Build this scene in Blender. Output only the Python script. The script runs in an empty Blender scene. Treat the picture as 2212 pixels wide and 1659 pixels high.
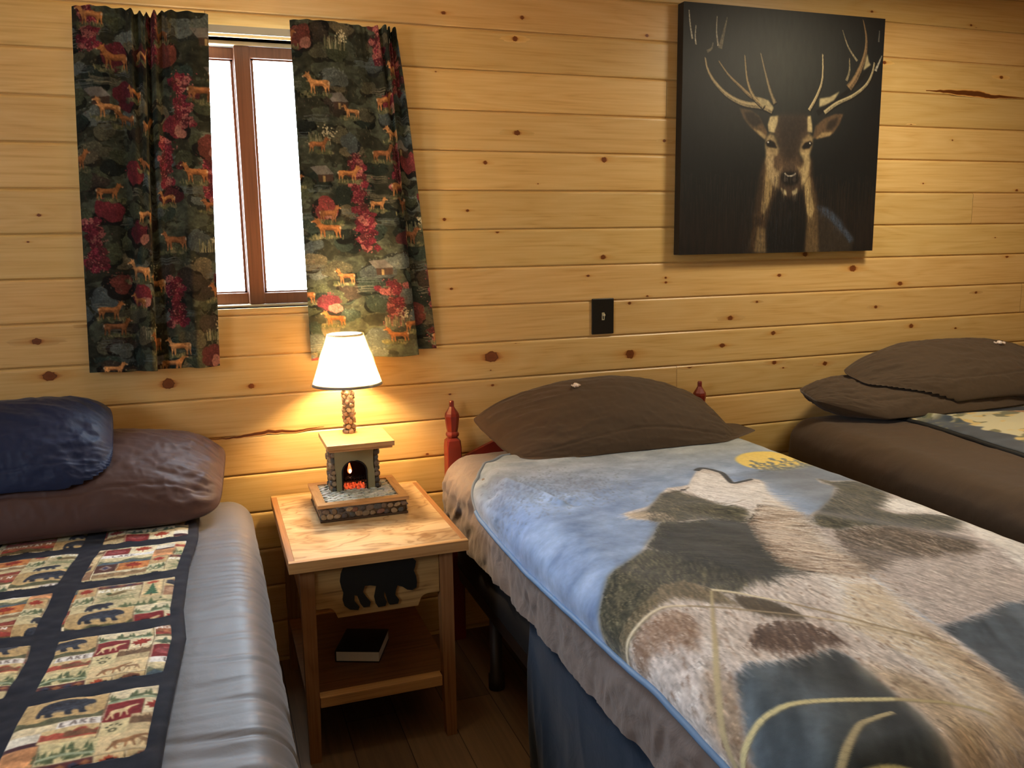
import bpy, bmesh, math, random
import numpy as np
from mathutils import Vector, Matrix, noise

# ------------------------------------------------------------------ camera
sc = bpy.context.scene
COL = sc.collection
cam_d = bpy.data.cameras.new('camera')
cam = bpy.data.objects.new('camera', cam_d)
COL.objects.link(cam)
cam_d.sensor_fit = 'HORIZONTAL'; cam_d.sensor_width = 36.0
cam_d.lens = 1852.9 / 2212 * 36.0
cam_d.clip_start = 0.02
YAW, PIT, ROL = 0.338475344, 0.170009350, -0.0139048668
_cy, _sy, _cp, _sp = math.cos(YAW), math.sin(YAW), math.cos(PIT), math.sin(PIT)
_F = Vector((_sy*_cp, _cy*_cp, -_sp)); _R = Vector((_cy, -_sy, 0)); _U = _R.cross(_F)
_c, _s = math.cos(ROL), math.sin(ROL)
_R2 = _c*_R + _s*_U; _U2 = -_s*_R + _c*_U
M = Matrix.Identity(4)
for i in range(3):
    M[i][0] = _R2[i]; M[i][1] = _U2[i]; M[i][2] = -_F[i]
M[0][3], M[1][3], M[2][3] = 0.0, -2.8434, 1.4176
cam.matrix_world = M
sc.camera = cam

# ------------------------------------------------------------------ world, lights, exposure
w = bpy.data.worlds.new('world'); sc.world = w; w.use_nodes = True
bg = w.node_tree.nodes['Background']
bg.inputs[0].default_value = (0.70, 0.85, 1.0, 1); bg.inputs[1].default_value = 50.0

X_L = -1.9
def area(name, loc, target, size, power, color, sy=None, spread=None):
    d = bpy.data.lights.new(name, 'AREA'); d.energy = power; d.color = color
    d.size = size
    if sy: d.shape = 'RECTANGLE'; d.size_y = sy
    else: d.shape = 'DISK'
    if spread: d.spread = spread
    o = bpy.data.objects.new(name, d); COL.objects.link(o)
    o.location = loc
    o.rotation_euler = (Vector(target)-Vector(loc)).to_track_quat('-Z', 'Y').to_euler()
    return o
area('ceiling_lamp_right', (2.40, -0.85, 2.33), (2.40, -0.85, 0), 0.34, 19.5, (1.0, 0.87, 0.64))
area('ceiling_fill_left', (0.4, -0.85, 2.33), (0.4, -0.85, 0), 0.34, 2.0, (1.0, 0.87, 0.65))  # weak warm fill added to brighten the left side, not a known lamp
area('side_fill_cool', (X_L+.03, -2.1, 1.55), (3, -2.0, .7), 0.9, 36, (0.74, 0.86, 1.0), sy=0.9)  # cool fill added at the left wall for the beds; no window there
po = area('window_portal', (0.135, 0.10, 1.625), (0.135, -1, 1.625), 0.72, 1, (1, 1, 1), sy=0.84)
po.data.cycles.is_portal = True
sc.view_settings.view_transform = 'Standard'
sc.view_settings.look = 'None'
sc.view_settings.exposure = 0.0
sc.view_settings.gamma = 1.0
sc.view_settings.use_curve_mapping = False
random.seed(7)
rng = np.random.default_rng(11)

# ------------------------------------------------------------------ traced outlines, millimetres in their own planes
DATA = {'wolf1':[(976,-925),(1014,-912),(1066,-895),(1104,-861),(1158,-799),(1200,-761),(1241,-762),(1274,-753),(1315,-703),(1369,-638),(1403,-613),(1420,-646),(1431,-676),(1410,-730),(1397,-789),(1431,-786),(1470,-771),(1489,-786),(1477,-829),(1436,-890),(1398,-999),(1379,-1069),(1377,-1139),(1335,-1239),(1306,-1333),(1288,-1408),(1256,-1508),(1249,-1573),(1222,-1656),(1220,-1708),(1212,-1764),(1192,-1831),(1168,-1889),(1147,-1950),(1105,-2049),(1035,-2162),(882,-2105),(922,-2049),(943,-1999),(965,-1919),(968,-1882),(986,-1797),(990,-1753),(983,-1714),(955,-1715),(879,-1718),(810,-1707),(767,-1735),(747,-1777),(701,-1856),(664,-1925),(633,-1964),(612,-1976),(662,-1778),(655,-1655),(649,-1555),(632,-1504),(609,-1419),(630,-1406),(663,-1377),(713,-1330),(768,-1268),(823,-1238),(883,-1194),(940,-1128),(994,-1071),(1030,-1018),(1013,-994),(972,-969)],'wolf2':[(1646,-839),(1667,-883),(1751,-917),(1769,-948),(1780,-1008),(1789,-1076),(1771,-1189),(1733,-1458),(1697,-1632),(1568,-1730),(1459,-1688),(1413,-1675),(1351,-1697),(1274,-1706),(1220,-1708),(1249,-1573),(1288,-1408),(1335,-1239),(1366,-1153),(1450,-1097),(1552,-1022),(1635,-938),(1629,-884)],'w2white':[(1672,-1070),(1743,-1079),(1763,-1147),(1778,-1229),(1733,-1458),(1697,-1632),(1615,-1694),(1580,-1587),(1638,-1450),(1712,-1291),(1704,-1199),(1629,-1169),(1631,-1123)],'w2dark':[(1646,-839),(1660,-892),(1751,-917),(1759,-966),(1705,-1042),(1604,-1122),(1617,-1182),(1691,-1212),(1751,-1254),(1652,-1317),(1570,-1301),(1487,-1251),(1393,-1214),(1366,-1169),(1450,-1097),(1570,-1008),(1634,-949)],'w2brown':[(1383,-1226),(1581,-1289),(1628,-1371),(1573,-1452),(1507,-1426),(1379,-1404),(1305,-1454),(1306,-1375)],'head_dark':[(1104,-861),(1156,-803),(1206,-786),(1213,-821),(1236,-894),(1258,-963),(1279,-1028),(1230,-1081),(1189,-1029),(1120,-1019),(1064,-1032),(1029,-1009),(1014,-991),(1027,-945)],'muzzle_lt':[(1272,-757),(1315,-703),(1366,-650),(1401,-677),(1392,-747),(1384,-813),(1429,-809),(1476,-805),(1458,-855),(1418,-926),(1309,-983),(1248,-978),(1236,-894),(1240,-822),(1228,-795)],'neck_dark':[(1030,-1018),(1093,-1044),(1189,-1029),(1220,-1094),(1177,-1176),(1150,-1256),(1110,-1351),(1066,-1397),(1019,-1366),(982,-1301),(956,-1237),(947,-1176),(915,-1164),(982,-1083)],'neck_green':[(1048,-1059),(1116,-1086),(1130,-1157),(1097,-1250),(1044,-1271),(1001,-1226),(988,-1163)],'back_dark':[(823,-1238),(909,-1176),(947,-1233),(975,-1311),(1019,-1366),(1013,-1413),(957,-1437),(926,-1390),(880,-1349),(840,-1368),(785,-1414),(713,-1428),(647,-1453),(630,-1411),(667,-1379),(722,-1322),(768,-1268)],'back_mid':[(840,-1368),(891,-1365),(925,-1424),(937,-1495),(887,-1454),(842,-1415),(759,-1446),(669,-1471),(643,-1480),(647,-1453),(729,-1424),(781,-1413)],'band_dark':[(953,-1458),(997,-1507),(1018,-1577),(1005,-1582),(960,-1545),(937,-1495)],'spot1':[(917,-1586),(975,-1590),(1007,-1621),(1021,-1663),(1014,-1687),(974,-1681),(931,-1689),(885,-1663),(859,-1636)],'spot2':[(730,-1465),(792,-1469),(820,-1500),(811,-1545),(769,-1601),(753,-1569),(744,-1538),(707,-1542),(671,-1537),(672,-1510)],'legdark1':[(748,-1676),(778,-1655),(756,-1709),(691,-1821),(665,-1865),(666,-1830),(697,-1758)],'legdark2':[(762,-1712),(767,-1735),(729,-1804),(688,-1880),(647,-1945),(644,-1918),(662,-1870)],'chest_white':[(1429,-909),(1369,-1083),(1321,-1264),(1248,-1516),(1224,-1627),(1188,-1691),(1147,-1656),(1137,-1583),(1161,-1494),(1174,-1376),(1156,-1288),(1227,-1147),(1279,-1028),(1362,-965)],'leg_white':[(1188,-1493),(1248,-1516),(1179,-1669),(1147,-1781),(1126,-1866),(1071,-1960),(1053,-2018),(1009,-2046),(1042,-1955),(1073,-1874),(1090,-1791),(1073,-1710),(1062,-1642)],'leg_brown':[(1185,-1642),(1192,-1711),(1179,-1817),(1155,-1920),(1122,-1985),(1076,-2010),(1071,-1960),(1121,-1871),(1147,-1781),(1180,-1679)],'leg_brown2':[(985,-1759),(1019,-1795),(1047,-1857),(1043,-1924),(1016,-2004),(967,-2066),(923,-2054),(947,-1995),(969,-1915),(976,-1865),(986,-1797)],'neck_brown':[(1325,-1009),(1338,-1106),(1275,-1246),(1266,-1331),(1280,-1418),(1226,-1448),(1164,-1423),(1131,-1359),(1166,-1233),(1230,-1098)],'dkblue1':[(767,-1735),(810,-1707),(879,-1718),(955,-1715),(983,-1714),(990,-1753),(986,-1797),(968,-1882),(965,-1919),(943,-1999),(922,-2049),(882,-2105),(597,-1998),(633,-1964),(664,-1925),(701,-1856),(747,-1777)],'dkblack':[(882,-1719),(983,-1714),(990,-1753),(986,-1797),(968,-1882),(965,-1919),(943,-1999),(922,-2049),(882,-2105),(709,-2040),(756,-1960),(837,-1907),(883,-1829),(870,-1768)],'dkblue2':[(1220,-1708),(1274,-1706),(1351,-1697),(1413,-1675),(1459,-1688),(1568,-1730),(1198,-2074),(1105,-2049),(1147,-1950),(1168,-1889),(1192,-1831),(1212,-1764)],'ear_in':[(977,-935),(1025,-926),(1066,-942),(1085,-996),(1084,-1019),(1037,-995),(989,-970)],'_line_nose':[(1369,-638),(1401,-617),(1420,-646),(1427,-687),(1410,-742),(1397,-789),(1428,-790),(1472,-779)],'_line_mouth':[(1236,-894),(1247,-939),(1284,-973),(1331,-952)],'_eyeline':[(1150,-813),(1196,-804),(1231,-796),(1261,-775)],'_g1':[(660,-1863),(706,-1848),(751,-1838),(830,-1846),(895,-1863),(957,-1884)],'_g1b':[(957,-1884),(1012,-1913),(1043,-1943),(1059,-1970)],'_g2':[(917,-1433),(856,-1534),(812,-1609),(753,-1708),(658,-1863)],'_g3':[(645,-1490),(690,-1474),(740,-1464),(787,-1462),(835,-1476)],'_g3b':[(835,-1476),(918,-1516),(981,-1563),(1025,-1599)],'_g3c':[(1025,-1599),(1080,-1649),(1126,-1704),(1162,-1766),(1189,-1821)],'_g4':[(920,-1428),(963,-1456),(991,-1489),(1029,-1531)],'_g4b':[(1029,-1531),(1074,-1599),(1113,-1667),(1155,-1724),(1196,-1779)],'_g5':[(764,-1989),(815,-1951),(853,-1925),(879,-1917),(926,-1914)],'_g6':[(798,-2007),(839,-2010),(876,-2029)],'_moonc':[(1544,-589),(1755,-758),(1758,-501)],'_trees':[(1602,-571),(1579,-659),(1651,-647),(1680,-645),(1730,-638),(1757,-635),(1729,-721),(1572,-734),(1623,-768),(1665,-772),(1525,-715)],'d_brow_l':[(2018,1845),(2053,1849),(2051,1823),(2038,1787),(2013,1790),(2008,1816)],'d_brow_r':[(2184,1850),(2199,1854),(2208,1815),(2210,1792),(2187,1794)],'d_eyesur_l':[(2003,1769),(2020,1787),(2042,1773),(2066,1723),(2053,1702),(2006,1705),(1999,1740)],'d_eyesur_r':[(2150,1725),(2166,1767),(2195,1788),(2214,1774),(2212,1744),(2203,1714),(2162,1710)],'d_cheek_l':[(2008,1725),(2002,1681),(2020,1622),(2043,1592),(2065,1584),(2067,1628),(2090,1676),(2063,1646),(2040,1664),(2042,1705),(2030,1720)],'d_cheek_r':[(2154,1722),(2198,1726),(2206,1684),(2203,1636),(2190,1605),(2169,1596),(2162,1641),(2131,1671),(2165,1659),(2178,1684),(2162,1707)],'d_brown_face':[(2046,1846),(2184,1850),(2196,1768),(2166,1767),(2150,1725),(2165,1659),(2175,1599),(2072,1593),(2070,1646),(2032,1670),(2038,1717),(2066,1723),(2057,1764),(2035,1781)],'d_face_dark':[(2053,1849),(2177,1855),(2187,1803),(2159,1767),(2141,1695),(2112,1683),(2082,1694),(2065,1741),(2055,1799)],'d_neck_base':[(1996,1693),(2215,1696),(2222,1624),(2255,1520),(2265,1340),(1938,1347),(1963,1533),(1983,1651)],'d_neckstr_l':[(2014,1681),(2027,1622),(2040,1586),(2031,1539),(2004,1485),(1989,1503),(1998,1562),(2002,1622)],'d_neck_ll':[(1979,1443),(2015,1436),(2023,1345),(1967,1346)],'d_neckstr_r':[(2183,1599),(2207,1630),(2218,1563),(2234,1508),(2223,1474),(2204,1484),(2192,1533)],'d_neck_rr':[(2195,1648),(2219,1612),(2247,1520),(2265,1340),(2196,1342),(2200,1484)],'d_neck_black':[(2065,1587),(2103,1554),(2140,1556),(2176,1593),(2200,1484),(2196,1342),(2023,1345),(2017,1436),(2039,1533)],'d_body_r':[(2247,1514),(2351,1458),(2434,1382),(2413,1338),(2265,1340)],'d_blue_r':[(2243,1522),(2301,1511),(2358,1470),(2392,1426),(2432,1388),(2411,1374),(2373,1414),(2328,1452),(2295,1477),(2256,1502)],'d_eye_l':[(2002,1751),(2021,1761),(2042,1751),(2053,1731),(2022,1733),(2007,1737)],'d_eye_r':[(2163,1736),(2178,1754),(2204,1761),(2214,1751),(2199,1733),(2174,1730)],'d_muzz':[(2070,1646),(2094,1676),(2131,1677),(2158,1647),(2169,1599),(2144,1557),(2103,1556),(2074,1587)],'d_nose':[(2072,1637),(2099,1647),(2143,1647),(2160,1629),(2154,1605),(2131,1594),(2100,1593),(2077,1611)],'d_chin_l':[(2075,1587),(2102,1575),(2105,1557),(2087,1563)],'d_chin_r':[(2127,1572),(2152,1587),(2152,1568),(2133,1557)],'d_ear_l':[(1883,1870),(1932,1865),(1968,1846),(1990,1815),(2009,1787),(2001,1760),(1971,1777),(1934,1802),(1902,1833)],'d_ear_lin':[(1901,1858),(1939,1860),(1972,1838),(1983,1821),(1952,1805),(1923,1819)],'d_ear_r':[(2212,1771),(2222,1816),(2259,1844),(2310,1863),(2350,1864),(2335,1828),(2307,1791),(2259,1775),(2233,1768)],'d_ear_rin':[(2272,1805),(2282,1835),(2330,1854),(2320,1825),(2299,1803)],'d_earlt_l':[(1945,1799),(1977,1792),(2003,1775),(1998,1760),(1971,1779)],'d_earlt_r':[(2226,1769),(2254,1793),(2303,1797),(2293,1782),(2255,1774)],'d_wedge_r':[(2236,1886),(2236,1917),(2284,1925),(2328,1947),(2303,1913),(2263,1894)],'d_wedge_l':[(1958,1912),(2008,1902),(2032,1874),(2027,1866),(2002,1885),(1981,1878)],'d_wedge_rt':[(2433,2028),(2448,2092),(2458,2060),(2468,2051)],'_d_a1':[(2027,1867),(1980,1881),(1903,1887),(1833,1913),(1778,1955),(1746,1998),(1735,2037)],'_d_a2':[(2023,1874),(1987,1899),(1937,1911),(1880,1949),(1831,1986),(1792,2028)],'_d_a3':[(1988,1879),(1944,1911),(1914,1967),(1900,2054)],'_d_a4':[(2037,1892),(2013,1937),(1990,1999),(1968,2064)],'_d_a5':[(1680,2099),(1670,2147),(1664,2195)],'_d_a6':[(1695,2081),(1691,2111),(1694,2146)],'_d_a7':[(1794,2073),(1807,2123),(1821,2182)],'_d_a8':[(1786,2081),(1778,2132),(1779,2182)],'_d_a9':[(1741,2060),(1759,2071),(1765,2092)],'_d_b1':[(2190,1873),(2224,1928),(2245,1988),(2242,2076)],'_d_b2':[(2261,1867),(2316,1902),(2390,1933),(2448,1973),(2475,2016),(2485,2058)],'_d_b3':[(2369,1961),(2404,2007),(2435,2079),(2440,2144),(2421,2210)],'_d_b4':[(2402,2061),(2357,2110),(2327,2169)],'_d_b5':[(2356,1987),(2368,2023),(2365,2070)],'_d_b6':[(2491,2029),(2518,2086)],'_d_b7':[(2499,2136),(2500,2177)],'_d_bd':[(2228,1863),(2329,1923),(2417,1989),(2468,2048)],'bear':[(288,542),(295,555),(314,562),(348,563),(394,561),(433,557),(453,550),(465,555),(482,550),(490,541),(487,525),(483,515),(489,498),(491,481),(489,465),(477,459),(463,462),(450,473),(436,479),(431,465),(429,453),(439,437),(436,426),(413,426),(408,434),(403,457),(399,468),(398,454),(405,436),(401,425),(381,424),(374,437),(371,456),(378,486),(360,491),(347,491),(341,475),(351,457),(361,443),(358,430),(341,430),(333,442),(325,466),(318,469),(317,453),(330,433),(326,425),(304,430),(290,443),(286,460),(289,479),(284,496),(281,513),(284,533)],'knots':[(783,2135,5),(1055,2139,6),(1029,2070,8),(1523,2110,5),(1032,1766,8),(752,1952,2),(916,1666,6),(850,1507,4),(768,1478,5),(955,1435,5),(786,1245,4),(926,1002,18),(928,901,4),(-444,1498,4),(-485,1132,9),(-461,1026,14),(-134,981,16),(112,956,8),(1599,1753,5),(1359,1682,9),(1357,1340,8),(1469,980,16),(1725,920,9),(1614,1259,4),(1615,1242,4),(1899,1096,9),(2019,1154,4),(1867,991,8),(2100,1028,8),(2600,1111,6),(2472,1272,12),(2236,1334,9),(2118,1254,6),(2718,1203,8),(3136,1152,5),(3298,1303,6),(2792,1023,9),(3036,1002,4),(2110,909,8),(2357,890,8),(2724,1840,4),(3184,2045,6),(3027,2228,5),(3104,2223,4),(3322,1584,6),(2572,2073,6),(684,674,4),(1297,1275,4),(1538,1193,4),(1465,1170,5),(922,955,2),(1139,569,4)],'crack1':[(-23,791),(69,792),(156,802),(244,795),(335,804)],'crack2':[(2789,1977),(2934,1976),(3058,1974),(3134,1967),(3320,1967)]}
def mm(k): return [(p[0]/1000, p[1]/1000) for p in DATA[k]]

# ------------------------------------------------------------------ materials
def s2l(c):
    c = np.asarray(c, dtype=float)
    return np.where(c <= 0.04045, c/12.92, ((c+0.055)/1.055)**2.4)
def rgb(r, g, b): return tuple(float(v) for v in s2l(np.array([r, g, b])/255.0)) + (1.0,)

def new_mat(name):
    m = bpy.data.materials.new(name); m.use_nodes = True
    nt = m.node_tree; b = nt.nodes['Principled BSDF']
    return m, nt, b
def node(nt, t, **kw):
    n = nt.nodes.new(t)
    for k, v in kw.items():
        if k in n.inputs: n.inputs[k].default_value = v
        else: setattr(n, k, v)
    return n
def mixc(nt, fac, a, b, mode='MIX'):
    n = nt.nodes.new('ShaderNodeMix'); n.data_type = 'RGBA'; n.blend_type = mode
    for sock, v in ((n.inputs[0], fac), (n.inputs[6], a), (n.inputs[7], b)):
        if hasattr(v, 'links') or isinstance(v, bpy.types.NodeSocket): nt.links.new(v, sock)
        else: sock.default_value = v
    return n.outputs[2]
def ramp(nt, src, stops):
    r = nt.nodes.new('ShaderNodeValToRGB')
    e = r.color_ramp.elements
    while len(e) < len(stops): e.new(0.5)
    for i, (p, c) in enumerate(stops):
        e[i].position = p; e[i].color = c if len(c) == 4 else tuple(c)+(1,)
    nt.links.new(src, r.inputs[0])
    return r.outputs[0]
def coords(nt, scale=(1, 1, 1), kind='Object'):
    tc = nt.nodes.new('ShaderNodeTexCoord'); mp = nt.nodes.new('ShaderNodeMapping')
    mp.inputs['Scale'].default_value = scale
    nt.links.new(tc.outputs[kind], mp.inputs[0]); return mp.outputs[0]
def tex_noise(nt, vec, scale, detail=3, rough=0.5, dist=0.0):
    n = nt.nodes.new('ShaderNodeTexNoise')
    n.inputs['Scale'].default_value = scale; n.inputs['Detail'].default_value = detail
    n.inputs['Roughness'].default_value = rough; n.inputs['Distortion'].default_value = dist
    if vec is not None: nt.links.new(vec, n.inputs['Vector'])
    return n.outputs['Fac']
def bump(nt, b, h, strength, dist=0.002):
    n = nt.nodes.new('ShaderNodeBump'); n.inputs['Strength'].default_value = strength
    n.inputs['Distance'].default_value = dist
    nt.links.new(h, n.inputs['Height']); nt.links.new(n.outputs[0], b.inputs['Normal'])

def plain(name, col, rough=0.5, metal=0.0, var=0.10, vscale=30, spec=0.5, bmp=0.0, bscale=200, sheen=0.0):
    m, nt, b = new_mat(name)
    v = coords(nt)
    n = tex_noise(nt, v, vscale, 3)
    lo = tuple(c*(1-var) for c in col[:3])+(1,); hi = tuple(min(1, c*(1+var)) for c in col[:3])+(1,)
    nt.links.new(mixc(nt, n, lo, hi), b.inputs['Base Color'])
    b.inputs['Roughness'].default_value = rough; b.inputs['Metallic'].default_value = metal
    b.inputs['Specular IOR Level'].default_value = spec
    if sheen: b.inputs['Sheen Weight'].default_value = sheen
    if bmp: bump(nt, b, tex_noise(nt, v, bscale, 2), bmp, 0.001)
    return m

def wood(name, c0, c1, c2, axis='x', rough=0.42, bid=False, gs=1.0, knots=False, spec=0.4, contrast=1.0):
    """long grained wood; axis is the direction the grain runs"""
    m, nt, b = new_mat(name)
    L = nt.links
    tc = nt.nodes.new('ShaderNodeTexCoord')
    vec = tc.outputs['Object']
    off = None
    if bid:
        at = nt.nodes.new('ShaderNodeAttribute'); at.attribute_name = 'bid'
        mul = nt.nodes.new('ShaderNodeVectorMath'); mul.operation = 'MULTIPLY_ADD'
        L.new(at.outputs['Vector'], mul.inputs[0]); mul.inputs[1].default_value = (13.0, 7.0, 9.0)
        L.new(vec, mul.inputs[2]); vec = mul.outputs[0]
    mp = nt.nodes.new('ShaderNodeMapping')
    s = {'x': (0.9, 9, 9), 'y': (9, 0.9, 9), 'z': (9, 9, 0.9)}[axis]
    mp.inputs['Scale'].default_value = tuple(v*gs for v in s); L.new(vec, mp.inputs[0])
    low = tex_noise(nt, mp.outputs[0], 1.0, 2, 0.5, 0.6)
    # growth rings: noise value wrapped into bands
    wv = nt.nodes.new('ShaderNodeMath'); wv.operation = 'MULTIPLY'; wv.inputs[1].default_value = 9.0
    L.new(low, wv.inputs[0])
    fr = nt.nodes.new('ShaderNodeMath'); fr.operation = 'PINGPONG'; fr.inputs[1].default_value = 0.5
    L.new(wv.outputs[0], fr.inputs[0])
    mp2 = nt.nodes.new('ShaderNodeMapping')
    s2 = {'x': (4, 160, 160), 'y': (160, 4, 160), 'z': (160, 160, 4)}[axis]
    mp2.inputs['Scale'].default_value = tuple(v*gs for v in s2); L.new(vec, mp2.inputs[0])
    fine = tex_noise(nt, mp2.outputs[0], 1.0, 3, 0.6)
    ad = nt.nodes.new('ShaderNodeMath'); ad.operation = 'MULTIPLY_ADD'; ad.inputs[1].default_value = 0.55*contrast
    L.new(fr.outputs[0], ad.inputs[0]); L.new(fine, ad.inputs[2])
    col = ramp(nt, ad.outputs[0], [(0.30, c2), (0.52, c1), (0.85, c0)])
    if bid:
        sep = nt.nodes.new('ShaderNodeSeparateColor'); L.new(at.outputs['Color'], sep.inputs[0])
        hs = nt.nodes.new('ShaderNodeHueSaturation')
        mr = nt.nodes.new('ShaderNodeMapRange'); mr.inputs[3].default_value = 0.86; mr.inputs[4].default_value = 1.12
        L.new(sep.outputs[1], mr.inputs[0]); L.new(mr.outputs[0], hs.inputs['Value'])
        mr2 = nt.nodes.new('ShaderNodeMapRange'); mr2.inputs[3].default_value = 0.492; mr2.inputs[4].default_value = 0.503
        L.new(sep.outputs[2], mr2.inputs[0]); L.new(mr2.outputs[0], hs.inputs['Hue'])
        L.new(col, hs.inputs['Color']); col = hs.outputs[0]
    if knots:
        ak = nt.nodes.new('ShaderNodeAttribute'); ak.attribute_name = 'knot'
        kc = ramp(nt, ak.outputs['Fac'], [(0.0, (1, 1, 1)), (0.18, (0.93, 0.82, 0.68)), (0.42, (0.62, 0.36, 0.2)), (0.55, (0.14, 0.06, 0.03)), (0.68, (0.30, 0.13, 0.07)), (1.0, (0.24, 0.10, 0.06))])
        col = mixc(nt, 1.0, col, kc, 'MULTIPLY')
    L.new(col, b.inputs['Base Color'])
    b.inputs['Roughness'].default_value = rough; b.inputs['Specular IOR Level'].default_value = spec
    bump(nt, b, fine, 0.10, 0.001)
    return m

def painted(name, rough=0.9, amp=0.12, nscale=400, sheen=0.0, bmp=0.3, spec=0.2, stretch=(1, 1, 1), transl=0.0):
    """a printed surface: the print is a colour attribute, the weave or pile is noise"""
    m, nt, b = new_mat(name)
    at = nt.nodes.new('ShaderNodeAttribute'); at.attribute_name = 'print'
    v = coords(nt, stretch)
    n = tex_noise(nt, v, nscale, 2, 0.6)
    k = ramp(nt, n, [(0.25, (1-amp, 1-amp, 1-amp)), (0.75, (1+amp, 1+amp, 1+amp))])
    nt.links.new(mixc(nt, 1.0, at.outputs['Color'], k, 'MULTIPLY'), b.inputs['Base Color'])
    b.inputs['Roughness'].default_value = rough; b.inputs['Specular IOR Level'].default_value = spec
    if sheen:
        b.inputs['Sheen Weight'].default_value = sheen; b.inputs['Sheen Roughness'].default_value = 0.4
    if bmp: bump(nt, b, n, bmp, 0.001)
    return m

def cloth_mat(name, col, rough=0.75, sheen=0.15, spec=0.25, var=0.06, fold=0.15, fscale=(14, 14, 14)):
    m, nt, b = new_mat(name)
    v = coords(nt)
    n = tex_noise(nt, v, 9, 3)
    lo = tuple(c*(1-var) for c in col[:3])+(1,); hi = tuple(min(1, c*(1+var)) for c in col[:3])+(1,)
    nt.links.new(mixc(nt, n, lo, hi), b.inputs['Base Color'])
    b.inputs['Roughness'].default_value = rough; b.inputs['Specular IOR Level'].default_value = spec
    b.inputs['Sheen Weight'].default_value = sheen
    vf = coords(nt, fscale)
    f1 = tex_noise(nt, vf, 1.0, 4, 0.55, 1.2)
    bump(nt, b, f1, fold, 0.02)
    return m

# ------------------------------------------------------------------ object helpers
def link(name, me, mats, parent=None):
    o = bpy.data.objects.new(name, me)
    for m in (mats if isinstance(mats, (list, tuple)) else [mats]): me.materials.append(m)
    COL.objects.link(o)
    if parent: o.parent = parent
    return o
def tag(o, label, cat=None, group=None, kind=None):
    if label: o['label'] = label
    if cat: o['category'] = cat
    if group: o['group'] = group
    if kind: o['kind'] = kind
    return o
def empty(name, label=None, cat=None, loc=(0, 0, 0), group=None, kind=None):
    o = bpy.data.objects.new(name, None); COL.objects.link(o); o.location = loc
    o.empty_display_size = 0.05
    return tag(o, label, cat, group, kind)
def shade(me, on=True):
    me.polygons.foreach_set('use_smooth', [on]*len(me.polygons)); me.update()

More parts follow.
